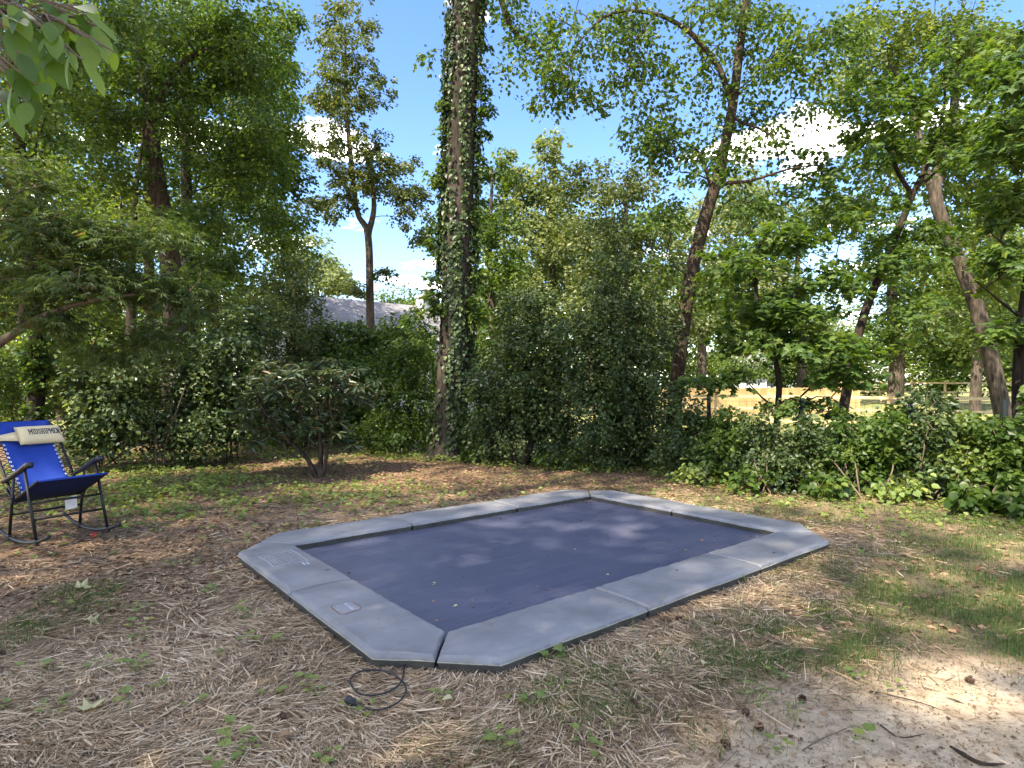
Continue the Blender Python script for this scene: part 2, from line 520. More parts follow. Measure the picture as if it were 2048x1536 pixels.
def bush(name, label, cat, px, base_py, blobs, leaf, size, per, tmpl=T_OVAL, bark='bark', nstem=5, group=None, spread=.25, flat=.6, droop=.15,
         upn=.8, jitter=.9, stem_r=.02, part='foliage'):
    b = Gp(px, base_py); b[2] = float(ground_h(b[0], b[1])) - .03
    root = empty(name, b, label, cat, group)
    sk = Skel()
    cl, cr = blob_points(blobs)
    ztop = np.percentile(cl[:, 2], 65)
    for i in range(nstem):
        a = rng.random() * 6.28; t = cl[rng.integers(len(cl))]
        top = np.array([b[0] + (t[0] - b[0]) * .6, b[1] + (t[1] - b[1]) * .6, max(.3, ztop * (.6 + .5 * rng.random()))])
        p0 = b + np.array([math.cos(a), math.sin(a), 0]) * spread * rng.random()
        mid = (p0 + top) / 2 + rng.normal(0, .08, 3)
        sp = smooth_path([p0, mid, top], 5)
        sk.chain(sp, np.linspace(stem_r, stem_r * .4, len(sp)))
    dirs = sk.grow(cl, .004)
    link('stem', sk.mesh(b, 4, 6, 'stem'), M[bark], root)
    scatter_leaves(part, cl, dirs, cr, per, size, tmpl, M[leaf], root, b, flat, droop, upn, jitter)
    return root

# ================================================================== GROUND
def zone_masks(x, y):
    """sand, grass, straw, litter weights 0..1 over the yard"""
    x = np.asarray(x, float); y = np.asarray(y, float)
    a, b = tramp_ab(x, y)
    n1 = vnoise(x, y, 1.1, 11); n2 = vnoise(x, y, .45, 12); n3 = vnoise(x, y, .16, 13)
    nn = .5 * n1 + .35 * n2 + .15 * n3
    # bare sandy soil in front of the grass on the right
    front = y - (2.50 + .16 * (x - 0.8))
    sand = sstep(.30, -.40, front + (nn - .5) * 1.3) * sstep(.0, .9, x + (nn - .5) * 1.2)
    # straw round the trampoline and over the left front
    straw = sstep(1.5, -.1, x - .55 + (nn - .5) * 1.6 - .2 * (3.5 - y)) * sstep(8.2, 5.6, y + (nn - .5) * 2)
    rim = sstep(.85, .2, tramp_dist(x, y) + (nn - .5) * .7) * sstep(7.8, 6.5, y)
    straw = np.maximum(straw, rim) * (1 - .85 * sand)
    left_bare = sstep(-1.9, -2.7, x + (nn - .5) * 1.3) * sstep(3.3, 4.2, y)
    straw = straw * (1 - .75 * left_bare)
    # grass on the right and thin behind
    g = sstep(1.45, 1.95, b + (nn - .5) * 1.2) * sstep(2.1, 2.9, y - .10 * x + (nn - .5) * 1.2) * (1 - .8 * sand)
    g = np.maximum(g, sstep(1.9, 2.6, a + (nn - .5)) * sstep(9.0, 7.0, y) * .9)
    g = g * sstep(-.6, .5, x) * (.30 + .70 * sstep(.22, .52, .6 * n2 + .4 * n1 + .08))
    back = sstep(-1.6, -2.0, b) * sstep(-.5, 1.0, x + (nn - .5) * 2) * .75
    g = np.maximum(g * (1 - .55 * rim), back * sstep(.35, .6, n2))
    g = np.maximum(g, .55 * sstep(.52, .68, n2) * sstep(-2.1, -2.9, x) * sstep(5.2, 4.2, y) * sstep(2.8, 3.3, y))
    litter = sstep(6.2, 8.5, y + (nn - .5) * 2.5 - .25 * np.minimum(x, 0) * -1 * 0)
    litter = np.maximum(litter * .9, .55 * left_bare)
    return sand, np.clip(g, 0, 1), np.clip(straw, 0, 1), np.clip(litter, 0, 1)

def axis_lines(lo, hi, fine_lo, fine_hi, step, grow=1.22):
    mid = list(np.arange(fine_lo, fine_hi + step / 2, step))
    up, s = [], step
    v = fine_hi
    while v < hi: s *= grow; v += s; up.append(min(v, hi))
    dn, s, v = [], step, fine_lo
    while v > lo: s *= grow; v -= s; dn.append(max(v, lo))
    return np.array(dn[::-1] + mid + up)
gx = axis_lines(-600, 600, -5.5, 6, .08)
gy = axis_lines(-60, 900, 1.9, 10, .08)
GX, GY = np.meshgrid(gx, gy, indexing='ij')
GZ = ground_h(GX, GY)
nx, ny = GX.shape
ii = (np.arange(nx - 1)[:, None] * ny + np.arange(ny - 1)[None, :]).ravel()
gf = np.stack([ii, ii + ny, ii + ny + 1, ii + 1], 1)
gme = np_mesh('ground', np.stack([GX, GY, GZ], -1).reshape(-1, 3), gf, smooth=True)
ms = zone_masks(GX.ravel(), GY.ravel())
field = sstep(10.5, 13.5, GY.ravel() + .5 * GX.ravel())
for nm, arr in zip(('sand', 'grass', 'straw', 'litter', 'field'), list(ms) + [field]):
    at = gme.attributes.new(nm, 'FLOAT', 'POINT'); at.data.foreach_set('value', arr.astype(np.float32))
m, n, l, b, out = mat('yard_soil')
def attr(nm):
    a = n.new('ShaderNodeAttribute'); a.attribute_name = nm; return a.outputs['Fac']
def mixc(fac, A, B):
    x = n.new('ShaderNodeMix'); x.data_type = 'RGBA'
    l.new(fac, x.inputs['Factor']); l.new(A, x.inputs['A']); l.new(B, x.inputs['B']); return x.outputs['Result']
t1 = noise(n, l, 9, 8, .65); t2 = noise(n, l, 55, 6, .7); t3 = noise(n, l, 2.2, 4, .6)
soil = ramp(n, [(.3, (.14, .092, .058)), (.55, (.27, .185, .12)), (.75, (.39, .28, .19))]); l.new(t1.outputs['Fac'], soil.inputs[0])
sand = ramp(n, [(.28, (.27, .20, .125)), (.5, (.47, .37, .245)), (.75, (.61, .50, .35))]); l.new(t1.outputs['Fac'], sand.inputs[0])
lit = ramp(n, [(.32, (.06, .038, .024)), (.5, (.16, .102, .062)), (.72, (.30, .20, .125))]); l.new(t2.outputs['Fac'], lit.inputs[0])
stw = ramp(n, [(.3, (.14, .095, .06)), (.5, (.28, .195, .125)), (.75, (.41, .30, .20))]); l.new(t2.outputs['Fac'], stw.inputs[0])
grs = ramp(n, [(.3, (.12, .10, .05)), (.55, (.20, .16, .085)), (.75, (.30, .225, .13))]); l.new(t2.outputs['Fac'], grs.inputs[0])
fld = ramp(n, [(.3, (.10, .14, .04)), (.5, (.19, .20, .075)), (.75, (.36, .31, .15))]); l.new(t3.outputs['Fac'], fld.inputs[0])
c = mixc(attr('litter'), soil.outputs[0], lit.outputs[0])
c = mixc(attr('straw'), c, stw.outputs[0])
c = mixc(attr('grass'), c, grs.outputs[0])
c = mixc(attr('sand'), c, sand.outputs[0])
c = mixc(attr('field'), c, fld.outputs[0])
spk = ramp(n, [(.36, (.35, .3, .27)), (.46, (1, 1, 1))]); l.new(noise(n, l, 34, 3, .6).outputs['Fac'], spk.inputs[0])
mx = n.new('ShaderNodeMix'); mx.data_type = 'RGBA'; mx.blend_type = 'MULTIPLY'; mx.inputs['Factor'].default_value = .6
l.new(c, mx.inputs['A']); l.new(spk.outputs[0], mx.inputs['B'])
l.new(mx.outputs['Result'], b.inputs['Base Color'])
b.inputs['Roughness'].default_value = .95; b.inputs['Specular IOR Level'].default_value = .1
bump(n, l, b, t2.outputs['Fac'], .9, .02)
M['soil'] = m
tag(link('ground', gme, m), kind='structure')

# ------------------------------------------------------------------ straw, litter, grass
def scatter_xy(n, xr, yr, power=1.0):
    """points thinning out with distance like their size in the picture"""
    u = rng.random(n)
    y = yr[0] * (yr[1] / yr[0]) ** (u ** power)
    x = (rng.random(n) * 2 - 1) * np.minimum(.88 * y + .25, 9)
    return x, y

def flake_mesh(name, x, y, z, ang, L, w, tilt, v, curl):
    """bent flat strips of two quads"""
    n = len(x)
    d = np.stack([np.cos(ang) * np.cos(tilt), np.sin(ang) * np.cos(tilt), np.sin(tilt)], 1)
    s = np.stack([-np.sin(ang), np.cos(ang), rng.normal(0, .35, n)], 1); s = unit(s)
    c = np.stack([x, y, z], 1)
    bend = np.stack([-np.sin(ang) * curl, np.cos(ang) * curl, np.abs(curl) * .3], 1) * L[:, None]
    P = []
    for t, ww in ((-.5, .55), (0, 1.0), (.5, .45)):
        q = c + d * (L * t)[:, None] + (bend if t == 0 else 0)
        P += [q - s * (w * ww / 2)[:, None], q + s * (w * ww / 2)[:, None]]
    co = np.stack(P, 1).reshape(-1, 3)
    f = np.array([[0, 2, 3, 1], [2, 4, 5, 3]])
    fc = (f[None] + (np.arange(n) * 6)[:, None, None]).reshape(-1, 4)
    return np_mesh(name, co, fc, v=np.repeat(v, 6))

x, y = scatter_xy(430000, (-5, 5), (2.0, 9.5))
sa, g, st, li = zone_masks(x, y)
keep = (rng.random(len(x)) < st * (.35 + .65 * vnoise(x, y, .3, 31)) * .66 * (1 - .9 * sa) * (1 - .45 * g) + .004) & (tramp_dist(x, y) > .0)
x, y = x[keep], y[keep]
flow = vnoise(x, y, .55, 32) * 6.28 + .4
ang = np.where(rng.random(len(x)) < .55, flow + rng.normal(0, .45, len(x)), rng.random(len(x)) * 6.28)
L = np.clip(rng.lognormal(math.log(.066), .55, len(x)), .02, .19) * (1 + .06 * (y - 3))
wd = np.clip(rng.lognormal(math.log(.0044), .38, len(x)), .0022, .009) * (1 + .10 * (y - 3))
big = vnoise(x, y, .5, 33)
v = np.clip(.08 + .92 * rng.random(len(x)) ** 1.25 + .35 * (big - .5), 0, 1)
z = ground_h(x, y) + .002 + .02 * rng.random(len(x)) ** 1.8
print('straw', len(x))
me = flake_mesh('straw_mulch', x, y, z, ang, L, wd, rng.normal(0, .09, len(x)), v, rng.normal(0, .022, len(x)))
tag(link('straw_mulch', me, M['straw']), 'dry tan straw mulch strewn over the yard round the trampoline', 'straw', kind='stuff')

# grit and crumbs on the bare sand
x, y = scatter_xy(60000, (-5, 5), (2.0, 5.5))
sa, g, st, li = zone_masks(x, y)
keep = (rng.random(len(x)) < sa * .35 * (.3 + vnoise(x, y, .3, 35)) + .02) & (tramp_dist(x, y) > .02)
x, y = x[keep], y[keep]; k = len(x); a = rng.random(k) * 6.28
pos = np.stack([x, y, ground_h(x, y) + .004], 1)
me = leaves_mesh('grit', pos, np.stack([np.cos(a), np.sin(a), rng.normal(0, .3, k)], 1), np.stack([rng.normal(0, .6, k), rng.normal(0, .6, k), np.ones(k)], 1),
                 np.clip(rng.lognormal(math.log(.008), .5, k), .003, .03), T_OVAL, np.clip(rng.random(k) ** 1.6, 0, 1), (0, 0, 0))
tag(link('grit', me, M['litter']), 'dark crumbs and grit strewn over the bare sand', 'grit', kind='stuff')

# dry leaf litter further back and under the hedge
x, y = scatter_xy(60000, (-8, 8), (3.2, 12.5), .8)
sa, g, st, li = zone_masks(x, y)
keep = (rng.random(len(x)) < li * .8 + .09) & (tramp_dist(x, y) > .02)
x, y = x[keep], y[keep]; k = len(x)
pos = np.stack([x, y, ground_h(x, y) + .004 + .015 * rng.random(k)], 1)
a = rng.random(k) * 6.28
me = leaves_mesh('leaf_litter', pos, np.stack([np.cos(a), np.sin(a), rng.normal(0, .15, k)], 1), np.stack([rng.normal(0, .35, k), rng.normal(0, .35, k), np.ones(k)], 1),
                 .03 + .035 * rng.random(k), T_OVAL, rng.random(k), (0, 0, 0))
tag(link('leaf_litter', me, M['litter']), 'brown dead leaves littering the soil in front of the shrubs', 'leaf litter', kind='stuff')

def blades(x, y, h, w, v, lean):
    n = len(x); a = rng.random(n) * 6.28
    s = np.stack([-np.sin(a), np.cos(a), np.zeros(n)], 1) * (w / 2)[:, None]
    d = np.stack([np.cos(a), np.sin(a), np.zeros(n)], 1)
    b0 = np.stack([x, y, ground_h(x, y) - .004], 1)
    m1 = b0 + d * (h * lean * .35)[:, None] + np.array([0, 0, 1]) * (h * .6)[:, None]
    tp = b0 + d * (h * lean)[:, None] + np.array([0, 0, 1]) * (h * (1 - .35 * lean))[:, None]
    co = np.stack([b0 - s, b0 + s, m1 - s * .7, m1 + s * .7, tp], 1).reshape(-1, 3)
    f = np.array([[0, 1, 3], [0, 3, 2], [2, 3, 4]])
    return np_mesh('grass', co, (f[None] + (np.arange(n) * 5)[:, None, None]).reshape(-1, 3), v=np.repeat(v, 5))
x, y = scatter_xy(480000, (-6, 7), (2.0, 10.5))
sa, g, st, li = zone_masks(x, y)
tuft = sstep(.30, .66, vnoise(x, y, .16, 41) * .55 + vnoise(x, y, .5, 42) * .45)
keep = (rng.random(len(x)) < (g * (.28 + .72 * tuft)) * .88 + .004 * (1 - sa) + .005) & (tramp_dist(x, y) > .01)
x, y, tuft = x[keep], y[keep], tuft[keep]; k = len(x)
print('grass', k)
h = (.015 + .036 * tuft * rng.random(k) + .018 * rng.random(k)) * np.where(rng.random(k) < .03, 1.9, 1.0)
me = blades(x, y, h, (.0022 + .0018 * rng.random(k)) * (1 + .09 * (y - 3)), np.clip(rng.normal(.5, .24, k), 0, 1), rng.random(k) * 1.1)
tag(link('grass', me, M['grass']), 'thin patchy green grass on the sandy soil beside the trampoline', 'grass', kind='stuff')

# low leafy ground cover: seedling carpet left of the rhododendron and ivy along the hedge foot
def cover_density(x, y):
    px = 1024 + x / y * F; py = 768 + CAM_H / y * F
    nz = vnoise(x, y, .5, 51) * .6 + vnoise(x, y, .2, 52) * .4
    A = np.exp(-((px - 330) / 190) ** 2 - ((py - 975) / 50) ** 2) * 1.15
    A = np.maximum(A, np.exp(-((px - 640) / 230) ** 2 - ((py - 990) / 30) ** 2) * .45)
    A = np.maximum(A, np.exp(-((px - 80) / 140) ** 2 - ((py - 950) / 60) ** 2) * .8)
    hl = y - (10.35 - .52 * (x + 0.0))          # hedge foot line
    B = np.exp(-(np.where(hl > 0, hl / .9, hl / .28)) ** 2) * np.where(x > -3.2, 1.0, 0)
    C = sstep(-.4, .8, hl) * .5
    C2 = np.exp(-((px - 300) / 400) ** 2) * sstep(945, 905, py) * .9
    D = .16 * sstep(1.7, 2.6, x) * sstep(5.6, 6.6, y) + .05 * sstep(4.8, 6.5, y)
    return np.clip(np.maximum.reduce([A, B, C, C2, D]) * sstep(.30, .58, nz + .03), 0, 1)
x, y = scatter_xy(120000, (-9, 9), (3.2, 13.0), .75)
keep = (rng.random(len(x)) < cover_density(x, y) * .85) & (tramp_dist(x, y) > .06)
x, y = x[keep], y[keep]; k = len(x)
print('cover', k)
pos = np.stack([x, y, ground_h(x, y) + .015 + .07 * rng.random(k) * (.4 + cover_density(x, y))], 1)
a = rng.random(k) * 6.28
me = leaves_mesh('ground_cover', pos, np.stack([np.cos(a), np.sin(a), rng.normal(-.1, .3, k)], 1), np.stack([rng.normal(0, .4, k), rng.normal(-.1, .4, k), np.ones(k)], 1),
                 .030 + .040 * rng.random(k), T_HEART, np.clip(.5 + .5 * (vnoise(x, y, .7, 53) - .5) + rng.normal(0, .22, k), 0, 1), (0, 0, 0))
tag(link('ground_cover', me, M['leaf_weed']), 'carpet of small round green leaves before the shrubs', 'ground cover', kind='stuff')

# ================================================================== TRAMPOLINE
PT, PB, MZ = .074, .0, .006      # pad top, pad bottom, mat height
m, n, l, b, out = mat('grey_vinyl_pad')
t = noise(n, l, 3.0, 5, .6); t2 = noise(n, l, 140, 3, .6); t4 = noise(n, l, 1.2, 6, .65, stretch=(1, 3, 1))
r = ramp(n, [(.25, (.145, .147, .154)), (.5, (.186, .188, .196)), (.75, (.238, .239, .242))]); l.new(t.outputs['Fac'], r.inputs[0])
dr = ramp(n, [(.42, (1, 1, 1)), (.55, (.94, .93, .91)), (.72, (.80, .76, .70))]); l.new(t4.outputs['Fac'], dr.inputs[0])
mx = n.new('ShaderNodeMix'); mx.data_type = 'RGBA'; mx.blend_type = 'MULTIPLY'; mx.inputs['Factor'].default_value = .8
l.new(r.outputs[0], mx.inputs['A']); l.new(dr.outputs[0], mx.inputs['B']); l.new(mx.outputs['Result'], b.inputs['Base Color'])
b.inputs['Roughness'].default_value = .48; b.inputs['Specular IOR Level'].default_value = .5
t6 = noise(n, l, 11, 5, .6, stretch=(1, 2.2, 1)); ad = n.new('ShaderNodeMath'); ad.operation = 'MULTIPLY_ADD'; ad.inputs[1].default_value = 6.0
l.new(t6.outputs['Fac'], ad.inputs[0]); l.new(t2.outputs['Fac'], ad.inputs[2])
bump(n, l, b, ad.outputs[0], .22, .0030)
M['vinyl'] = m
M['vinyl_under'] = plain_mat('dark_olive_pad_underside', (.052, .05, .042), .6, .3, var=.25, scale=8)
M['piping'] = plain_mat('pale_piping', (.27, .255, .20), .6, .3, var=.2, scale=25)
M['black'] = plain_mat('black_metal', (.012, .012, .014), .38, .5, var=.2)
M['white_print'] = plain_mat('white_print', (.50, .51, .54), .6, .3, var=.15, scale=60)
M['badge'] = plain_mat('grey_brown_badge', (.23, .225, .235), .55, .3)
M['badge_rim'] = plain_mat('brown_badge_rim', (.17, .075, .03), .55, .3)
# woven mat
m, n, l, b, out = mat('woven_jumping_mat')
tc = n.new('ShaderNodeTexCoord')
wv = n.new('ShaderNodeTexWave'); wv.inputs['Scale'].default_value = 38; wv.inputs['Distortion'].default_value = .6; wv.inputs['Detail'].default_value = 2
wv.bands_direction = 'Y'
l.new(tc.outputs['Object'], wv.inputs['Vector'])
t = noise(n, l, 1.6, 6, .62); tf = noise(n, l, 260, 2, .5); ts = noise(n, l, 8, 4, .6, stretch=(.12, 7, 1))
r = ramp(n, [(.32, (.046, .053, .090)), (.5, (.062, .070, .112)), (.70, (.084, .091, .134))]); l.new(ts.outputs['Fac'], r.inputs[0])
du = ramp(n, [(.56, (0, 0, 0)), (.74, (.5, .5, .5))]); l.new(t.outputs['Fac'], du.inputs[0])
mx = n.new('ShaderNodeMix'); mx.data_type = 'RGBA'; mx.inputs['B'].default_value = (.16, .15, .165, 1)
l.new(du.outputs[0], mx.inputs['Factor']); l.new(r.outputs[0], mx.inputs['A'])
mx2 = n.new('ShaderNodeMix'); mx2.data_type = 'RGBA'; mx2.blend_type = 'MULTIPLY'; mx2.inputs['Factor'].default_value = .35
wr = ramp(n, [(.2, (.6, .6, .62)), (.8, (1.15, 1.15, 1.15))]); l.new(wv.outputs['Fac'], wr.inputs[0])
l.new(mx.outputs['Result'], mx2.inputs['A']); l.new(wr.outputs[0], mx2.inputs['B'])
l.new(mx2.outputs['Result'], b.inputs['Base Color'])
b.inputs['Roughness'].default_value = .45; b.inputs['Specular IOR Level'].default_value = .45
bump(n, l, b, tf.outputs['Fac'], .25, .002)
M['jump'] = m

tramp = empty('trampoline', (TC[0], TC[1], 0), 'sunken rectangular trampoline with dark blue mat and grey padded border with cut corners', 'trampoline')
tramp.rotation_euler = (0, 0, TA)
# local axes: x along TD, y = -TN ; use (a, bb) with y = -bb
def pad(inner, outer, name='pad'):
    """inner: two points, outer: 2-3 points (a,b) ; rounded padded slab as one mesh with dark lower half"""
    inner = [np.array(p, float) for p in inner]; outer = [np.array(p, float) for p in outer]
    ds = [np.linalg.norm(outer[i + 1] - outer[i]) for i in range(len(outer) - 1)]
    cum = np.concatenate([[0], np.cumsum(ds)]) / sum(ds)
    gap = .006
    def e(u):      # dense near the ends
        return u
    tt = np.array([0, .012, .03, .055, .085, .13, .2, .3, .4, .5, .6, .7, .8, .87, .915, .945, .97, .988, 1])
    Ls = max(sum(ds), np.linalg.norm(inner[1] - inner[0]))
    ss = np.unique(np.concatenate([np.array([0, .008, .02, .04, .065]) , np.linspace(.1, .9, 22), 1 - np.array([0, .008, .02, .04, .065]), cum]))
    wdt = np.linalg.norm(outer[0] - inner[0])
    S, T = np.meshgrid(ss, tt, indexing='ij')
    I = inner[0][None, None] * (1 - S[..., None]) + inner[1][None, None] * S[..., None]
    O = np.stack([np.interp(S, cum, [o[k] for o in outer]) for k in (0, 1)], -1)
    P = I * (1 - T[..., None]) + O * T[..., None]
    # distance to rim in metres
    Wd = np.linalg.norm(O - I, axis=-1)
    dist = np.minimum(np.minimum(T * Wd * 1.0, (1 - T) * Wd), np.minimum(S, 1 - S) * Ls)
    rr = .026
    q = np.clip((rr - dist) / rr, 0, 1)
    z = PT - .028 * (1 - np.sqrt(np.maximum(0, 1 - q * q)))
    # slack vinyl: soft folds and a slight crown
    wx = P[..., 0] * TD[0] + P[..., 1] * TN[0]; wy = P[..., 0] * TD[1] + P[..., 1] * TN[1]
    seed = rng.random() * 50
    fold = (vnoise(wx + seed, wy, .22, 61) - .5) * .014 + (vnoise(wx + wy * .6 + seed, wy * .35, .07, 62) - .5) * .0065
    puck = (vnoise(S * Ls * 30 + seed, S * 0, 1.0, 63) - .5) * .013 * np.exp(-dist / .05)
    ends = np.exp(-(np.minimum(S, 1 - S) * Ls / .07) ** 2) * -.014
    z = z + (fold * sstep(.01, .08, dist) + puck + ends * sstep(0, .05, dist)) + .006 * np.sin(math.pi * T)
    shrink = np.minimum(S, 1 - S) < 1e-6
    a = P[..., 0]; bb = P[..., 1]
    top = np.stack([a, -bb, z], -1)
    ns, nt = S.shape
    vv = top.reshape(-1, 3)
    i0 = (np.arange(ns - 1)[:, None] * nt + np.arange(nt - 1)[None]).ravel()
    f = np.stack([i0, i0 + 1, i0 + nt + 1, i0 + nt], 1)
    # rim loop
    loop = [i * nt for i in range(ns)] + [(ns - 1) * nt + j for j in range(1, nt)] + [i * nt + nt - 1 for i in range(ns - 2, -1, -1)] + [j for j in range(nt - 2, 0, -1)]
    rim = vv[loop]
    cen = vv.mean(0)
    out_v, out_f = [vv], [f]
    base = len(vv); K = len(loop)
    low1 = rim.copy(); low1[:, 2] = .046 + (vnoise(rim[:, 0] * 1.0 + seed, rim[:, 1], .12, 64) - .5) * .006
    out_v.append(low1)
    k = np.arange(K); k2 = (k + 1) % K
    lp = np.array(loop)
    out_f.append(np.stack([lp[k], lp[k2], base + k2, base + k], 1))
    V = np.concatenate(out_v); Fc = np.concatenate(out_f)
    me = np_mesh(name, V, Fc, smooth=True)
    o = link(name, me, M['vinyl'], tramp)
    # flip normals if needed is not required (two-sided)
    # lower half and piping as sub-parts
    mb = np.concatenate([low1 * [1, 1, 0] + np.array([0, 0, .044]), low1 * [1, 1, 0] + np.array([0, 0, .044])])
    inw = unit((cen - low1) * [1, 1, 0]) * .012
    mb[:K] += inw * .35; mb[K:] += inw; mb[K:, 2] = PB - .02
    me2 = np_mesh('pad_underside', mb, np.stack([k, k2, K + k2, K + k], 1), smooth=True)
    link('underside', me2, M['vinyl_under'], o)
    pm = MB()
    rim_pts = low1.copy(); rim_pts[:, 2] -= .003
    orim = [p for i, p in enumerate(rim_pts) if loop[i] % nt == nt - 1]
    pm.tube(orim, .0042, 5)
    pm.build('piping', M['piping'], o, smooth=True)
    return o
gp = .0055
def seam(a, s): return a + s * gp
hc = CH / 2
cornL = lambda sx, sy: (sx * (HOL - hc), sy * (HOS - hc))
pads = []
for sy in (1, -1):       # long sides (b = +/-)
    yb = sy * HIS; yo = sy * HOS
    pads.append(pad([(-HIL + gp, yb), (-.65 - gp, yb)], [(-(HOL - hc) + gp, sy * (HOS - hc)), (-(HOL - CH), yo), (-.65 - gp, yo)]))
    pads.append(pad([(-.65 + gp, yb), (.65 - gp, yb)], [(-.65 + gp, yo), (.65 - gp, yo)]))
    pads.append(pad([(.65 + gp, yb), (HIL - gp, yb)], [(.65 + gp, yo), (HOL - CH, yo), (HOL - hc - gp, sy * (HOS - hc))]))
ends = {}
for sx in (-1, 1):       # short ends
    xb = sx * HIL; xo = sx * HOL
    for sy in (1, -1):
        ends[sx, sy] = pad([(xb, sy * gp), (xb, sy * (HIS - gp))], [(xo, sy * gp), (xo, sy * (HOS - CH)), (sx * (HOL - hc), sy * (HOS - hc - gp * 2))])
# mat: slightly slack sheet reaching under the pads
mx_ = np.linspace(-HIL - .05, HIL + .05, 40); my_ = np.linspace(-HIS - .05, HIS + .05, 28)
AX, BY = np.meshgrid(mx_, my_, indexing='ij')
zz = MZ - .006 * (1 - (AX / HIL) ** 2) * (1 - (BY / HIS) ** 2)
i0 = (np.arange(39)[:, None] * 28 + np.arange(27)[None]).ravel()
me = np_mesh('jumping_mat', np.stack([AX, BY, zz], -1).reshape(-1, 3), np.stack([i0, i0 + 28, i0 + 29, i0 + 1], 1), smooth=True)
link('jumping_mat', me, M['jump'], tramp)
mb = MB()
for s in (-1, 1):
    mb.box((0, s * (HOS - .09), -.03), (2 * (HOL - CH) + .1, .06, .13))
    mb.box((s * (HOL - .09), 0, -.03), (.06, 2 * (HOS - CH) + .1, .13))
    for s2 in (-1, 1):
        mb.box((s * (HOL - hc - .08), s2 * (HOS - hc - .08), -.03), (.60, .06, .13), Matrix.Rotation(-s * s2 * R(45), 3, 'Z'))
mb.build('frame', M['black'], tramp)
# stitched warning print on one end pad, and the badge on its neighbour
def on_pad(a, b, dz=.0): return Vector((a, -b, PT + .0075 + dz))
pw = ends[-1, -1]
def pz(a, b): return PT + .009
pad_xy = {o_: np.array([v_.co[:] for v_ in o_.data.vertices]) for o_ in (ends[-1, -1], ends[-1, 1])}
pad_all = np.concatenate(list(pad_xy.values())); pad_all = pad_all[pad_all[:, 2] > PT - .02]
def padz(x, y):
    d2 = (pad_all[:, 0] - x) ** 2 + (pad_all[:, 1] - y) ** 2
    i_ = np.argpartition(d2, 4)[:4]; w_ = 1 / (d2[i_] + 1e-6)
    return float((pad_all[i_, 2] * w_).sum() / w_.sum())
wp = MB()
def strip(mbx, p, q, w, z):
    p = Vector((p[0], -p[1], 0)); q = Vector((q[0], -q[1], 0)); d = (q - p); s = Vector((-d.y, d.x, 0)).normalized() * w / 2
    nseg = max(1, int(d.length / .03))
    for i in range(nseg):
        pa = p + d * (i / nseg); qa = p + d * ((i + 1) / nseg)
        vsx = [pa - s, pa + s, qa + s, qa - s]
        vsx = [Vector((k.x, k.y, padz(k.x, k.y) + z)) for k in vsx]
        mbx.add(vsx, [(0, 1, 2, 3)])
a0, a1, b0, b1 = -2.135, -1.885, -.93, -.58
zl = .0016
for p, q in (((a0, b0), (a1, b0)), ((a1, b0), (a1, b1)), ((a1, b1), (a0, b1)), ((a0, b1), (a0, b0))): strip(wp, p, q, .0042, zl)
for i in range(9):
    aa = a0 + .03 + i * .024 + .003 * rng.random()
    if i in (3, 7): continue
    bb_ = b0 + .03
    while bb_ < b1 - .05:
        ln = .006 + .028 * rng.random()
        strip(wp, (aa, bb_), (aa, min(bb_ + ln, b1 - .03)), .0036, zl)
        bb_ += ln + .012
for i in range(2): strip(wp, (a1 - .02 - i * .03, b1 + .03), (a1 - .02 - i * .03, b1 + .09), .014, zl)
wp.build('warning_print', M['white_print'], pw)
pb = ends[-1, 1]
bm_ = MB(); rm_ = MB()
ca, cb, ha, hb, cr_ = -2.075, .53, .068, .085, .03
def rrect(ha, hb, cr, z):
    pts = []
    for sx, sy, a0_ in ((1, 1, 0), (-1, 1, 90), (-1, -1, 180), (1, -1, 270)):
        for k in range(5):
            q = R(a0_ + k * 22.5)
            pts.append(Vector((ca + sx * (ha - cr) + math.cos(q) * cr, -cb + sy * (hb - cr) + math.sin(q) * cr, z)))
    for p_ in pts: p_.z += padz(p_.x, p_.y)
    return pts
zb = .0014
o1, o2, o3 = rrect(ha, hb, cr_, zb), rrect(ha - .006, hb - .006, cr_ - .005, zb + .001), rrect(ha - .006, hb - .006, cr_ - .005, zb + .0004)
k = len(o1)
rm_.add(o1 + o2, [(i, (i + 1) % k, k + (i + 1) % k, k + i) for i in range(k)])
o3.append(Vector((ca, -cb, padz(ca, -cb) + zb + .0006))); bm_.add(o3, [(i, (i + 1) % k, k) for i in range(k)])
bdg = bm_.build('badge', M['badge'], pb)
rm_.build('badge_rim', M['badge_rim'], pb)
sg = MB()
for i in range(9):        # unreadable stitched script, a row of small loops
    bq = cb - .058 + i * .0135
    hgt = .016 if i % 3 else .028
    strip(sg, (ca + .012, bq), (ca + .012 + hgt, bq + .004), .005, zb + .0022)
    strip(sg, (ca + .012, bq + .003), (ca + .014, bq + .013), .005, zb + .0024)
sg.build('badge_script', M['white_print'], pb)

# ================================================================== ROCKING CHAIR
M['sling'] = plain_mat('royal_blue_sling', (.014, .046, .27), .75, .2, var=.12, scale=300, bmp=.2)
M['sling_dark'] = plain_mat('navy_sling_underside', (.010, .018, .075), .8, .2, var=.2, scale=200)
M['tube'] = plain_mat('black_tube', (.010, .010, .011), .42, .35, var=.15)
M['plastic'] = plain_mat('black_plastic', (.012, .012, .013), .42, .5, var=.2)
M['cream'] = plain_mat('cream_pillow_cloth', (.60, .49, .29), .8, .2, var=.07, scale=60, bmp=.15)
M['navy'] = plain_mat('navy_lettering', (.012, .016, .05), .7, .2)
M['white'] = plain_mat('white_plastic', (.72, .72, .74), .5, .4, var=.05)
M['paper'] = plain_mat('white_paper_tag', (.58, .54, .53), .8, .2, var=.08, scale=12)
chair_loc = (-4.13, 5.57, 0)
chair = empty('rocking_chair', chair_loc, 'blue and black folding rocking chair with a cream head pillow', 'chair')
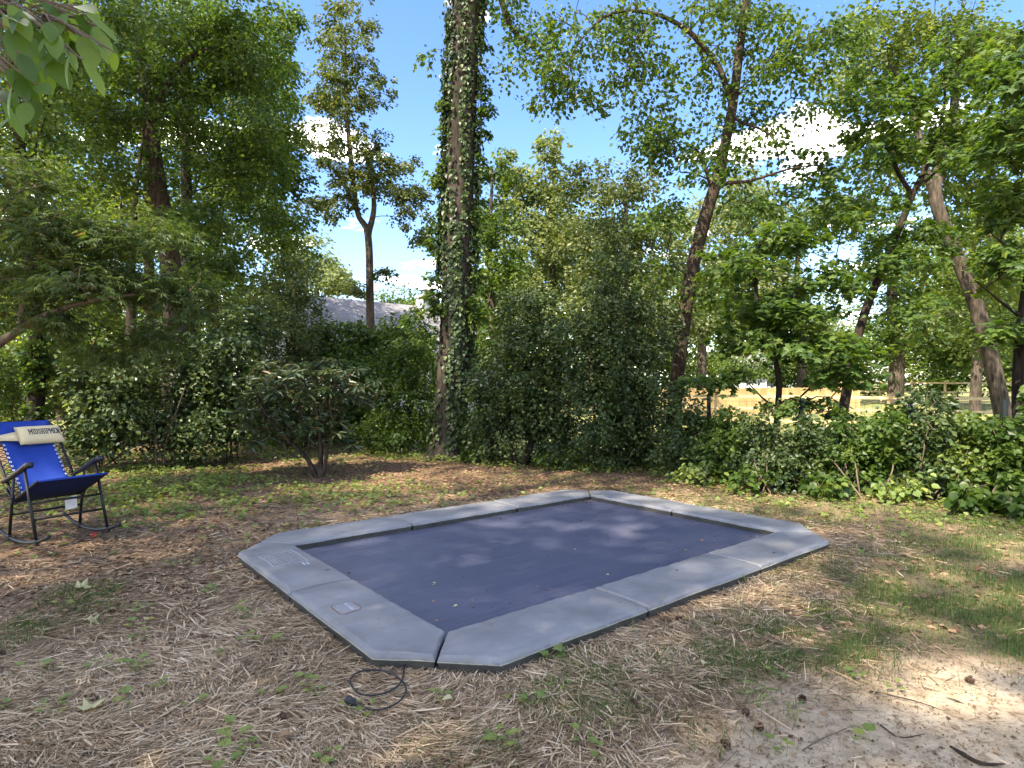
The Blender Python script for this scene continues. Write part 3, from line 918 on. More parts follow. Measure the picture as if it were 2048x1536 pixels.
chair.rotation_euler = (0, 0, R(-30.7))
hw = .28
def arc(x0, x1, n=16):
    pts = []
    for i in range(n):
        x = x0 + (x1 - x0) * i / (n - 1)
        pts.append((x, .018 + .36 * (x + .06) ** 2))
    return pts
for s in (-1, 1):
    y = s * hw
    t = MB(); t.tube([(x, y, z) for x, z in arc(-.58, .46)], .014, 8); rk = t.build('rocker', M['tube'], chair, smooth=True)
    t = MB(); xe, ze = arc(-.58, .46)[-1]; t.tube([(xe - .01, y, ze - .004), (xe + .02, y, ze + .01)], .017, 8); t.build('end_cap', M['plastic'], rk, smooth=True)
    for nm, p, q in (('leg', (.27, .06), (.045, .655)), ('leg', (-.25, .04), (-.165, .56))):
        t = MB(); t.tube([(p[0], y, p[1]), (q[0], y, q[1])], .0125, 8); lg = t.build(nm, M['tube'], chair, smooth=True)
        t = MB(); t.box((p[0], y, p[1] - .012), (.04, .034, .05)); t.build('foot_bracket', M['plastic'], lg, bevel=.006)
    # armrest: tapering bar with a thick rounded front
    t = MB()
    ap = smooth_path([(-.38, y, .515), (-.2, y, .575), (-.02, y, .645), (.10, y, .695), (.155, y, .70)], 4)
    ring = []
    for i, p in enumerate(ap):
        u = i / (len(ap) - 1)
        wy = .020 + .012 * u; hz = .016 + .010 * u
        if i == len(ap) - 1: wy *= .7; hz *= .7
        ring.append([(p[0], p[1] + cy * wy, p[2] + cz * hz) for cy, cz in ((-1, -.6), (-.6, -1), (.6, -1), (1, -.6), (1, .6), (.6, 1), (-.6, 1), (-1, .6))])
    vs_ = [q for r_ in ring for q in r_]
    fs_ = [(i * 8 + k, i * 8 + (k + 1) % 8, (i + 1) * 8 + (k + 1) % 8, (i + 1) * 8 + k) for i in range(len(ring) - 1) for k in range(8)]
    fs_ += [tuple(range(8))[::-1], tuple(len(vs_) - 8 + k for k in range(8))]
    t.add(vs_, fs_); t.build('armrest', M['plastic'], chair, smooth=True)
    # seat side rail and folding strut
    t = MB(); t.tube([(-.22, y * .96, .345), (.27, y * .96, .572)], .012, 8); t.build('seat_rail', M['tube'], chair, smooth=True)
    t = MB(); t.tube([(-.30, y * 1.02, .46), (-.16, y * 1.02, .36), (-.20, y * 1.02, .30)], .010, 6); t.build('strut', M['tube'], chair, smooth=True)
# back frame: one bent tube
bp = [(-.16, -hw * .95, .335), (-.36, -hw * .95, .54), (-.70, -hw * .95, .92), (-.775, -hw * .90, .995), (-.80, -hw * .70, 1.02), (-.805, 0, 1.025),
      (-.80, hw * .70, 1.02), (-.775, hw * .90, .995), (-.70, hw * .95, .92), (-.36, hw * .95, .54), (-.16, hw * .95, .335)]
t = MB(); t.tube(smooth_path(bp, 6), .0125, 8); t.build('back_frame', M['tube'], chair, smooth=True)
for p, w_ in (((.155, .37), hw), ((.20, .235), hw), ((-.225, .235), hw), ((-.22, .345), hw)):
    t = MB(); t.tube([(p[0], -w_, p[1]), (p[0], w_, p[1])], .0105, 8); t.build('crossbar', M['tube'], chair, smooth=True)
# back sling: gently sagging sheet, laced to the frame
bd = Vector((-.645, 0, .685)); bd0 = Vector((-.155, 0, .34)); bn = Vector((.685, 0, .645)).normalized()   # up the back, its foot, outward normal
def backp(u, y, off=0.0):      # u 0..1 along the back
    return bd0 + bd * u + Vector((0, y, 0)) + bn * off
nu, nv = 26, 14
V = []; Fq = []
for i in range(nu):
    u = .03 + .965 * i / (nu - 1)
    hwid = .205 if u < .74 else .205 + (.235 - .205) * min(1, (u - .74) / .05)
    for j in range(nv):
        k = -1 + 2 * j / (nv - 1)
        sag = -.035 * (1 - k * k) * math.sin(math.pi * u) + .004 * math.sin(k * 7 + u * 9)
        if i == nu - 1: sag = .016
        V.append(backp(u, k * hwid, sag + .004))
for i in range(nu - 1):
    for j in range(nv - 1):
        Fq.append((i * nv + j, i * nv + j + 1, (i + 1) * nv + j + 1, (i + 1) * nv + j))
t = MB(); t.add(V, Fq); bs = t.build('back_sling', M['sling'], chair, smooth=True)
sm_ = bs.modifiers.new('thickness', 'SOLIDIFY'); sm_.thickness = .003
# seat sling
V = []; Fq = []
for i in range(14):
    u = i / 13
    for j in range(12):
        k = -1 + 2 * j / 11
        sag = -.05 * (1 - k * k) * math.sin(math.pi * min(1, u * 1.02)) - .006
        V.append((-.20 + .475 * u, k * hw * .95, .355 + .222 * u + sag))
for i in range(13):
    for j in range(11): Fq.append((i * 12 + j, i * 12 + j + 1, (i + 1) * 12 + j + 1, (i + 1) * 12 + j))
t = MB(); t.add(V, Fq); ss_ = t.build('seat_sling', M['sling_dark'], chair, smooth=True)
sm_ = ss_.modifiers.new('thickness', 'SOLIDIFY'); sm_.thickness = .004
t = MB(); t.tube([(.278, -hw * .96, .572), (.282, 0, .572), (.278, hw * .96, .572)], .011, 8); t.build('front_hem', M['sling'], chair, smooth=True)
for s in (-1, 1):
    ln = MB(); gr = []
    prev = None
    for i in range(13):
        u = .06 + .64 * i / 12
        a = backp(u, s * .196, .008); b_ = backp(u + .025, s * hw * .95, .004)
        ln.tube([a, b_], .0042, 5)
        c_ = backp(u + .052, s * .196, .008); ln.tube([b_, c_], .0042, 5)
        g_ = MB()
        ring = [a + Vector((0, math.cos(q) * .0085, 0)) + bd.normalized() * (math.sin(q) * .0085) + bn * .002 for q in [k * math.pi / 5 for k in range(11)]]
        g_.tube(ring, .0025, 5)
        g_.build('grommet', M['white'], bs, smooth=True)
    ln.build('elastic_lace', M['plastic'], chair, smooth=True)
# pillow with strap and lettering
PU, PY, PLn, PHh, PTh = .785, .105, .185, .105, .042
V = []; Fq = []; nu, nv = 22, 16
def pil(uu, vv, side):
    ex = 1 - abs(uu) ** 6; ey = max(0, 1 - abs(vv) ** 2.6)
    th = PTh * (ex ** .5) * (ey ** .5)
    th *= 1 + .10 * math.sin(vv * 16) * max(0, abs(uu) - .8) * 5
    yy = PY + uu * PLn * (1 - .02 * (1 - abs(vv)))
    hh = vv * PHh * (1 - .10 * max(0, abs(uu) - .82) / .18 * math.cos(vv * 2))
    return backp(PU + hh / bd.length, yy, .030 + side * th + (0.012 if side > 0 else 0))
for side in (1, -1):
    o_ = len(V)
    for i in range(nu):
        for j in range(nv): V.append(pil(-1 + 2 * i / (nu - 1), -1 + 2 * j / (nv - 1), side))
    for i in range(nu - 1):
        for j in range(nv - 1):
            q = (o_ + i * nv + j, o_ + i * nv + j + 1, o_ + (i + 1) * nv + j + 1, o_ + (i + 1) * nv + j)
            Fq.append(q if side > 0 else q[::-1])
for i in range(nu - 1):
    for j in (0, nv - 1):
        Fq.append((i * nv + j, (i + 1) * nv + j, nu * nv + (i + 1) * nv + j, nu * nv + i * nv + j))
for j in range(nv - 1):
    for i in (0, nu - 1):
        Fq.append((i * nv + j, i * nv + j + 1, nu * nv + i * nv + j + 1, nu * nv + i * nv + j))
t = MB(); t.add(V, Fq); pillow = t.build('head_pillow', M['cream'], chair, smooth=True)
V = []
for i in range(9):
    k = i / 8; yy = PY - PLn - .30 * k + .012
    hh = .055 - .02 * sstep(0, .5, k)
    for s in (-1, 1): V.append(backp(PU + s * float(hh) / bd.length, yy, .034 - .02 * k))
t = MB(); t.add(V, [(2 * i, 2 * i + 1, 2 * i + 3, 2 * i + 2) for i in range(8)]); st_ = t.build('strap', M['cream'], pillow, smooth=True)
sm_ = st_.modifiers.new('thickness', 'SOLIDIFY'); sm_.thickness = .004
# slab-serif capitals from strokes on a 0..1 cell
GL = {'M': [[(.12, 0), (.12, 1)], [(.12, 1), (.5, .35)], [(.5, .35), (.88, 1)], [(.88, 1), (.88, 0)]],
      'I': [[(.5, 0), (.5, 1)]],
      'D': [[(.22, 0), (.22, 1)], [(.22, 1), (.6, 1), (.85, .78), (.85, .22), (.6, 0), (.22, 0)]],
      'S': [[(.82, .74), (.70, .96), (.32, .96), (.18, .78), (.24, .58), (.76, .42), (.82, .22), (.68, .03), (.30, .03), (.18, .25)]],
      'H': [[(.2, 0), (.2, 1)], [(.8, 0), (.8, 1)], [(.2, .5), (.8, .5)]],
      'P': [[(.22, 0), (.22, 1)], [(.22, 1), (.65, 1), (.85, .86), (.85, .62), (.65, .48), (.22, .48)]],
      'E': [[(.22, 0), (.22, 1)], [(.22, 1), (.84, 1), (.84, .82)], [(.22, .5), (.62, .5)], [(.22, 0), (.84, 0), (.84, .18)]],
      'N': [[(.18, 0), (.18, 1)], [(.18, 1), (.82, 0)], [(.82, 0), (.82, 1)]]}
SERIF = {'M': [(.12, 0), (.88, 0), (.10, 1), (.90, 1)], 'I': [(.5, 0), (.5, 1)], 'D': [(.2, 0), (.2, 1)], 'H': [(.2, 0), (.2, 1), (.8, 0), (.8, 1)],
         'P': [(.22, 0), (.22, 1)], 'N': [(.18, 0), (.14, 1), (.82, 1)], 'E': [(.2, 0), (.2, 1)], 'S': []}
WID = {'I': .55, 'M': 1.25}
t = MB()
word = 'MIDSHIPMEN'
wtot = sum(WID.get(c_, 1.0) for c_ in word)
span = .265; cw = span / wtot
ycur = PY - .108
lh = .062
for c_ in word:
    wch = WID.get(c_, 1.0) * cw
    def lp(p):
        yy = ycur + p[0] * wch * .92
        vv = (-.026 + p[1] * lh) / PHh
        return pil((yy - PY) / PLn, vv, 1) + bn * .0022
    segs = [(a, b_) for line in GL[c_] for a, b_ in zip(line[:-1], line[1:])]
    segs += [((x_ - .16 * (1 / WID.get(c_, 1.0)), z_), (x_ + .16 * (1 / WID.get(c_, 1.0)), z_)) for x_, z_ in SERIF[c_]]
    for a, b_ in segs:
        A = lp(a); B = lp(b_); d_ = (B - A); sd = bn.cross(d_).normalized() * .0034; e_ = d_.normalized() * .0015
        t.add([A - sd - e_, A + sd - e_, B + sd + e_, B - sd + e_], [(0, 1, 2, 3)])
    ycur += wch
t.build('lettering', M['navy'], pillow)
# swing tag hanging below the seat
t = MB(); t.add([(.06, .02, .36), (.075, .11, .38), (.10, .105, .27), (.085, .015, .255)], [(0, 1, 2, 3)])
tg_ = t.build('paper_tag', M['paper'], chair); sm_ = tg_.modifiers.new('thickness', 'SOLIDIFY'); sm_.thickness = .0015

# ================================================================== SMALL THINGS ON THE GROUND
M['cable'] = plain_mat('black_cable', (.012, .012, .014), .45, .4)
def zp(zx, zy):                 # from the enlarged crop to a photo pixel on the ground
    p = Gp(400 + zx / 2.926, 950 + zy / 2.926); p[2] = float(ground_h(p[0], p[1])) + .026; return p
pts = [zp(*q) for q in ((1225, 1075), (1195, 1150), (1188, 1205), (1160, 1255), (1100, 1290), (1010, 1308), (930, 1295), (885, 1250), (885, 1210), (940, 1172), (1040, 1165),
                        (1130, 1190), (1190, 1240), (1205, 1290), (1170, 1340), (1100, 1375), (1020, 1385), (945, 1368), (905, 1350))]
cb_ = empty('power_cable', pts[-1], 'coiled black cable with a plug lying in the straw by the trampoline', 'cable')
t = MB(); t.tube([p - pts[-1] for p in smooth_path(pts, 6)], .0042, 6); t.build('cord', M['cable'], cb_, smooth=True)
d_ = unit(pts[-1] - pts[-2])
t = MB(); t.tube([d_ * k for k in (-.005, .01, .03, .05, .056)], [.008, .016, .019, .017, .010], 10); t.build('plug', M['cable'], cb_, smooth=True)

# red object by the rocker
p = Gp(188, 1069); t = MB(); rr_ = .026
V = []; Fq = []
for i in range(7):
    th = math.pi * i / 6
    for j in range(9):
        q = 2 * math.pi * j / 9
        r_ = rr_ * (1 + .15 * math.sin(3 * q + i))
        V.append((p[0] + r_ * math.sin(th) * math.cos(q) * 1.25, p[1] + r_ * math.sin(th) * math.sin(q), float(ground_h(p[0], p[1])) + .022 + r_ * math.cos(th)))
for i in range(6):
    for j in range(9): Fq.append((i * 9 + j, i * 9 + (j + 1) % 9, (i + 1) * 9 + (j + 1) % 9, (i + 1) * 9 + j))
t.add(V, Fq); tag(t.build('red_fruit', plain_mat('red_skin', (.35, .02, .02), .4, .4), smooth=True), 'small red fruit lying under the rocking chair', 'fruit')

# seedlings: a few kinds of little plant, copied
def seedling_mesh(nl, hgt, size, tm, s):
    r_ = np.random.default_rng(s)
    a = np.arange(nl) * 2.4 + r_.random(nl); k = np.linspace(.25, 1, nl)
    stem_top = np.array([.01, .005, hgt])
    pos = np.stack([np.cos(a) * .008, np.sin(a) * .008, k * hgt], 1) + np.outer(k, [.01, .005, 0])
    ax = np.stack([np.cos(a), np.sin(a), .35 - .3 * r_.random(nl)], 1)
    nr = np.stack([-.3 * np.cos(a), -.3 * np.sin(a), np.ones(nl)], 1)
    sz = size * (.7 + .6 * r_.random(nl))
    tv, tf = tm
    y_ = unit(ax); z_ = unit(nr - (nr * y_).sum(1, keepdims=True) * y_); x_ = np.cross(y_, z_)
    st_len = size * .45
    co = (pos + y_ * st_len)[:, None] + sz[:, None, None] * (tv[None, :, 0:1] * x_[:, None] + tv[None, :, 1:2] * y_[:, None] + tv[None, :, 2:3] * z_[:, None])
    fc = (tf[None] + (np.arange(nl) * len(tv))[:, None, None]).reshape(-1, 3)
    co = co.reshape(-1, 3); v_ = np.repeat(np.clip(r_.normal(.6, .2, nl), 0, 1), len(tv))
    ext_v = []; ext_f = []; o_ = len(co)
    for i in range(nl):       # stalks
        p0 = np.array([0, 0, -.01]) + pos[i] * [1, 1, 0] * .3; p1 = pos[i] + y_[i] * st_len
        sd = np.cross(p1 - p0, [.3, .5, .2]); sd = sd / np.linalg.norm(sd) * .0016
        b_ = o_ + len(ext_v); ext_v += [p0 - sd, p0 + sd, p1]; ext_f.append((b_, b_ + 1, b_ + 2))
    co = np.concatenate([co, np.array(ext_v)]); fc = np.concatenate([fc, np.array(ext_f)]); v_ = np.concatenate([v_, np.full(len(ext_v), .5)])
    return np_mesh('seedling', co, fc, v=v_)
SM = [seedling_mesh(4, .045, .055, T_HEART, 1), seedling_mesh(6, .07, .05, T_HEART, 2), seedling_mesh(3, .035, .065, T_HEART, 3), seedling_mesh(8, .12, .055, T_LONG, 4), seedling_mesh(5, .05, .06, T_MAPLE, 5)]
kinds = [('seedling', 'small round leaved green seedling sprouting from the straw', 'seedling', 'seedlings scattered over the straw'),
         ('tall_weed', 'upright narrow leaved weed on the sandy soil', 'weed', 'weeds on the sandy soil'),
         ('maple_seedling', 'tiny maple seedling with lobed leaves in the straw', 'seedling', 'maple seedlings in the straw')]
spots = [(285, 1222, 1, 0), (275, 1272, 0, 0), (275, 1250, 2, 0), (475, 1225, 1, 0), (505, 1232, 0, 0), (490, 1285, 1, 0), (530, 1285, 2, 0), (455, 1305, 2, 0), (260, 1340, 1, 0),
         (282, 1335, 0, 0), (320, 1378, 1, 0), (25, 1410, 2, 0), (105, 1410, 2, 0), (100, 1440, 3, 1), (255, 1405, 2, 0), (480, 1460, 2, 0), (470, 1490, 1, 0), (500, 1495, 0, 0),
         (440, 1525, 0, 0), (612, 1372, 1, 0), (628, 1388, 0, 0), (700, 1412, 0, 0), (735, 1415, 2, 0), (985, 1475, 0, 0), (1000, 1495, 1, 0), (1025, 1405, 2, 0), (1062, 1410, 4, 2),
         (1115, 1390, 3, 1), (1165, 1480, 0, 0), (1195, 1500, 2, 0), (1550, 1365, 0, 0), (1515, 1420, 3, 1), (1590, 1450, 3, 1), (1710, 1372, 4, 2), (1785, 1393, 0, 0), (1560, 1500, 0, 0),
         (1725, 1500, 2, 0), (420, 1185, 4, 2), (540, 1392, 2, 0), (880, 1395, 0, 0), (1105, 1320, 4, 2), (1640, 1250, 3, 1), (1800, 1235, 3, 1), (195, 1330, 0, 0), (60, 1330, 2, 0), (385, 1410, 2, 0),
         (655, 1505, 0, 0), (90, 1255, 0, 0), (120, 1205, 2, 0), (345, 1130, 0, 0), (390, 1130, 2, 0), (640, 1540, 0, 0)]
for (px, py, k, kd) in spots:
    nm, lb, ct, gr = kinds[kd]
    p = Gp(px, py); p[2] = float(ground_h(p[0], p[1])) + .004
    o = link(nm, SM[k], M['leaf_weed'], None, p)
    o.rotation_euler = (0, 0, random.random() * 6.28); s_ = .52 + .42 * random.random(); o.scale = (s_, s_, s_)
    tag(o, lb if kd else ['four', 'six', 'three', '', ''][k] + ' leaved green seedling sprouting from the straw', ct, gr)
# tall grass sprouts against the pads
def sprout_mesh(n_, hgt, s):
    r_ = np.random.default_rng(s); V = []; Fq = []
    for i in range(n_):
        a = r_.random() * 6.28; L_ = hgt * (.6 + .5 * r_.random()); d_ = np.array([math.cos(a), math.sin(a), 0]); sd = np.array([-d_[1], d_[0], 0]) * .004
        o_ = len(V)
        for k_ in range(5):
            u = k_ / 4; c0 = d_ * L_ * .55 * u ** 1.8 + np.array([0, 0, L_ * (u - .25 * u * u)]); w_ = (1 - u) * .9 + .08
            V += [c0 - sd * w_, c0 + sd * w_]
        for k_ in range(4): Fq.append((o_ + 2 * k_, o_ + 2 * k_ + 1, o_ + 2 * k_ + 3, o_ + 2 * k_ + 2))
    return np_mesh('grass_sprout', np.array(V), np.array(Fq), v=np.full(len(V), .75))
sp_m = [sprout_mesh(5, .15, 3), sprout_mesh(8, .12, 9)]
for i, (px, py, s_) in enumerate([(1318, 1216, 1.2), (1625, 1105, .8), (1265, 1255, .7), (1490, 1160, .9), (1175, 1265, .7), (1800, 1235, 1.0), (1545, 1350, .8), (1905, 1245, 1.1), (1440, 1510, .8)]):
    p = Gp(px, py + 6); p[2] = float(ground_h(p[0], p[1]))
    o = link('grass_sprout', sp_m[i % 2], M['grass'], None, p); o.rotation_euler = (0, 0, i * 1.3); o.scale = (s_,) * 3
    tag(o, 'taller tuft of long arching grass blades on the right of the yard', 'grass tuft', 'long grass tufts on the right')

# fallen leaves
def flat_leaf(tm, curl, s):
    tv, tf = tm; co = tv.copy(); co[:, 2] += curl * (co[:, 0] ** 2 * 3 + (co[:, 1] - .5) ** 2)
    return np_mesh('fallen_leaf', co, tf, v=np.full(len(co), .3 + .5 * random.random()))
FM = [flat_leaf(T_MAPLE, .35, 1), flat_leaf(T_HEART, .4, 2), flat_leaf(T_LONG, .3, 3)]
def drop(px, py, k, size, lb, gr, mt='fallen', z=None, nm='fallen_leaf', ct='leaf'):
    p = Gp(px, py, z or 0.0)
    p[2] = (float(ground_h(p[0], p[1])) + .022) if z is None else z
    me = FM[k].copy(); me.materials.clear()
    o = link(nm, me, M[mt], None, p); o.scale = (size,) * 3
    o.rotation_euler = (random.uniform(-.15, .15), random.uniform(-.15, .15), random.random() * 6.28)
    tag(o, lb, ct, gr)
for px, py, k, s_ in [(150, 1172, 0, .12), (172, 1236, 0, .085), (168, 1432, 0, .10), (452, 1145, 2, .13), (290, 1245, 1, .07), (483, 1134, 1, .05), (905, 1405, 1, .05), (1930, 1428, 2, .09), (1405, 1340, 1, .05)]:
    drop(px, py, k, s_, 'pale yellow fallen leaf lying on the yard soil', 'pale leaves fallen on the yard')
for px, py, k, s_ in [(863, 1172, 2, .05), (915, 1212, 1, .028), (1218, 1150, 1, .025), (990, 1052, 2, .04), (1415, 1042, 2, .06), (1510, 1072, 2, .04), (1385, 1052, 1, .02), (868, 1168, 1, .03), (1150, 1098, 1, .018), (842, 1080, 2, .03)]:
    drop(px, py, k, s_, 'small pale dry leaf scrap lying on the blue trampoline mat', 'leaf scraps on the trampoline mat', z=MZ + .004)
for px, py, k, s_ in [(1645, 1368, 1, .05), (1640, 1452, 1, .04), (1290, 1360, 1, .04), (1512, 1470, 1, .05), (560, 1475, 1, .05), (330, 1415, 1, .05)]:
    drop(px, py, k, s_, 'curled reddish brown dead leaf on the bare soil', 'curled brown leaves on the yard', 'litter')
# specks of dirt on mat and pads
k = 260
a = rng.uniform(-HIL + .05, HIL - .05, k); bb = rng.uniform(-HIS + .05, HIS - .05, k)
a = np.concatenate([a, HIL - .04 - np.abs(rng.normal(0, .22, 90)), rng.uniform(-HIL, HIL, 60)]); bb = np.concatenate([bb, -HIS + .03 + np.abs(rng.normal(0, .045, 90)), -HIS + .02 + np.abs(rng.normal(0, .03, 60))])
P = np.stack([TC[0] + a * TD[0] + bb * TN[0], TC[1] + a * TD[1] + bb * TN[1], np.full(len(a), MZ + .003)], 1)
a2 = rng.uniform(-HOL, HOL, 420); b2 = rng.uniform(-HOS, HOS, 420)
X2 = TC[0] + a2 * TD[0] + b2 * TN[0]; Y2 = TC[1] + a2 * TD[1] + b2 * TN[1]
kp = ((np.abs(a2) > HIL + .04) | (np.abs(b2) > HIS + .04)) & (tramp_dist(X2, Y2) < -.05) & (rng.random(420) < .45)
P = np.concatenate([P, np.stack([X2[kp], Y2[kp], np.full(kp.sum(), PT + .0085)], 1)])
k = len(P); q = rng.random(k) * 6.28
me = leaves_mesh('dirt_specks', P, np.stack([np.cos(q), np.sin(q), np.zeros(k)], 1), np.stack([rng.normal(0, .3, k), rng.normal(0, .3, k), np.ones(k)], 1),
                 np.where(rng.random(k) < .18, .028, .014) * (.6 + .7 * rng.random(k)), T_OVAL, np.where(rng.random(k) < .45, .0, .55 + .45 * rng.random(k)), (0, 0, 0))
tag(link('dirt_specks', me, M['litter']), 'crumbs of dirt and leaf scattered over the trampoline mat', 'dirt', kind='stuff')

# pine cones and twigs on the soil
M['cone'] = plain_mat('brown_cone', (.085, .05, .032), .85, .15, var=.4, scale=90)
V = []; Fq = []
for i in range(7):
    zc = i / 6 * .05; rr = .022 * math.sin(math.pi * (.18 + .72 * i / 6))
    for j in range(7):
        q = 2 * math.pi * (j + .5 * (i % 2)) / 7; c_, s_ = math.cos(q), math.sin(q); o_ = len(V)
        V += [(c_ * rr * .3, s_ * rr * .3, zc), (c_ * rr - s_ * .008, s_ * rr + c_ * .008, zc + .006), (c_ * rr * 1.25, s_ * rr * 1.25, zc + .011), (c_ * rr + s_ * .008, s_ * rr - c_ * .008, zc + .006)]
        Fq.append((o_, o_ + 1, o_ + 2, o_ + 3))
cm = bpy.data.meshes.new('pine_cone'); cm.from_pydata(V, [], Fq)
for px, py in [(568, 1438), (1462, 1500), (1608, 1410), (1515, 1468), (1950, 1385), (232, 1218), (12, 1297), (1275, 1415), (1350, 1240), (1495, 1440)]:
    p = Gp(px, py); p[2] = float(ground_h(p[0], p[1])) + .018
    o = link('pine_cone', cm, M['cone'], None, p); o.rotation_euler = (R(80 + random.random() * 25), 0, random.random() * 6.28); o.scale = (.68,) * 3
    tag(o, 'small brown open pine cone lying on the ground', 'pine cone', 'pine cones on the ground')
for i, (q, lb) in enumerate([([(1605, 1512), (1640, 1495), (1700, 1470)], 'pale bare twig on the sandy soil'), ([(1900, 1510), (1960, 1540), (2010, 1545)], 'thick dark stick half buried in the sand'),
                             ([(1740, 1400), (1830, 1420), (1890, 1440)], 'long thin dark twig across the bare sand'), ([(1760, 1465), (1800, 1490), (1850, 1485)], 'bent brown twig beside the bare sand'),
                             ([(1680, 1270), (1705, 1280), (1718, 1290)], 'short pale twig in the thin grass'), ([(1180, 1455), (1215, 1440), (1235, 1425)], 'short brown twig among straw and grass')]):
    pp = [Gp(*k_) for k_ in q]
    for k_ in pp: k_[2] = float(ground_h(k_[0], k_[1])) + .012
    t = MB(); t.tube(smooth_path(pp, 5), [.004, .006, .008, .007, .007, .008, .006, .0055, .005, .003, .002][:11] if i == 1 else [.0035, .0034, .003, .0032, .003, .0027, .0025, .0024, .002, .0015, .001], 6)
    tag(t.build('twig', M['bark_twig'] if i in (0, 4) else M['bark']), lb, 'twig')

# ================================================================== FENCES
def wood_mat(name, a, b_):
    m, n, l, b, out = mat(name)
    t = noise(n, l, 5, 5, .6, stretch=(1, 1, .25)); r = ramp(n, [(.3, a), (.7, b_)]); l.new(t.outputs['Fac'], r.inputs[0])
    oi = n.new('ShaderNodeObjectInfo'); hs = n.new('ShaderNodeHueSaturation')
    mr = n.new('ShaderNodeMapRange'); mr.inputs['To Min'].default_value = .82; mr.inputs['To Max'].default_value = 1.12
    l.new(oi.outputs['Random'], mr.inputs[0]); l.new(mr.outputs[0], hs.inputs['Value'])
    l.new(r.outputs[0], hs.inputs['Color']); l.new(hs.outputs[0], b.inputs['Base Color'])
    b.inputs['Roughness'].default_value = .8; b.inputs['Specular IOR Level'].default_value = .2
    return m
M['pine'] = wood_mat('new_pine_board', (.40, .26, .11), (.52, .36, .17))
M['pine_rail'] = wood_mat('pale_pine_rail', (.52, .38, .20), (.64, .50, .29))

def rail_fence(name, label, A, B, n, hgt, nrail, rail_h=.09):
    A = np.array(A, float); B = np.array(B, float)
    root = empty(name, A, label, 'fence')
    d = B - A; L = np.linalg.norm(d[:2]); ang = math.atan2(d[1], d[0]); Rm = Matrix.Rotation(ang, 3, 'Z')
    pm = MB(); pm.box((0, 0, hgt / 2 - .05), (.10, .10, hgt + .2)); pme = None
    for i in range(n + 1):
        t = i / n; p = d * t
        if pme is None:
            o = pm.build('post', M['pine_rail'], root, p); pme = o.data
        else: o = link('post', pme, None, root, p)
        o.rotation_euler = (0, 0, ang + .03 * math.sin(i * 5))
    rme = None
    for i in range(n):
        for k in range(nrail):
            p = d * ((i + .5) / n); z = hgt * (.93 - k * (.78 / max(1, nrail - 1 + .001)))
            slope = math.atan2(d[2], L)
            if rme is None:
                rm = MB(); rm.box((0, 0, 0), (L / n - .012, .035, rail_h)); o = rm.build('rail', M['pine_rail'], root, bevel=.004); rme = o.data
            else: o = link('rail', rme, None, root)
            o.rotation_euler = (0, -slope, ang); off = Rm @ Vector((0, -.071, 0))
            o.location = (p[0] + off.x, p[1] + off.y, p[2] + z)
    return root
def gz(px, Y):
    x = (px - 1024) / F * Y; return np.array([x, Y, float(ground_h(x, Y))])
rail_fence('rail_fence', 'pale new three rail paddock fence between the hedge and the field', gz(1330, 22.0), gz(2200, 17.5), 7, 1.05, 3)
rail_fence('rail_fence', 'pale post and rail fence on the rising ground beyond the paddock', gz(1640, 36), gz(2180, 31), 8, 1.28, 3)
# close-boarded fence
A, B = gz(1325, 25.5), gz(1720, 27.5); d = B - A; L = np.linalg.norm(d[:2]); ang = math.atan2(d[1], d[0])
bf = empty('board_fence', A, 'close boarded new pine fence seen behind the rail fence', 'fence')
npl = int(L / .15); pme = None
for i in range(npl):
    p = d * ((i + .5) / npl); hh = 1.18
    if pme is None:
        t = MB(); t.box((0, 0, hh / 2), (.145, .02, hh)); o = t.build('plank', M['pine'], bf, bevel=.003); pme = o.data
    else: o = link('plank', pme, None, bf)
    o.location = (p[0], p[1], p[2] + .012 * math.sin(i * 2.3)); o.rotation_euler = (0, 0, ang + .02 * math.sin(i * 1.7))
for k in range(2):
    t = MB(); t.box((0, 0, 0), (L, .04, .09)); o = t.build('rail', M['pine_rail'], bf); p = d * .5
    o.location = (p[0] + .04 * math.sin(ang), p[1] + .04, .3 + .62 * k); o.rotation_euler = (0, 0, ang)
# green wire fence with black steel posts along the hedge
M['green_black'] = plain_mat('black_green_steel', (.006, .010, .010), .75, .15)
wf = empty('wire_fence', (6.23, 7.71, 0), 'dark steel wire fence with black posts inside the hedge', 'fence')
fl = lambda x: 11.1 - .544 * x
xs = [6.9, 6.23, 5.31, 4.2, 3.05, 1.9, .75]
for i, x in enumerate(xs):
    t = MB(); lean = .05 if i == 2 else -.01
    t.tube([(0, 0, -.1), (lean * .5, 0, .6), (lean, 0, 1.2)], .032, 8)
    t.build('post', M['green_black'], wf, (x - 6.23, fl(x) - 7.71, 0), smooth=True)
t = MB()
for k in range(10):
    t.tube([(xs[0] - 6.23, fl(xs[0]) - 7.71 + .04, .06 + k * .12), (xs[-1] - 6.23, fl(xs[-1]) - 7.71 + .04, .06 + k * .12)], .0016, 4)
x = xs[-1]
while x < xs[0]:
    t.tube([(x - 6.23, fl(x) - 7.71 + .04, .05), (x - 6.23, fl(x) - 7.71 + .04, 1.15)], .0014, 4); x += .09
w_ = t.build('wire_mesh', M['green_black'], wf)

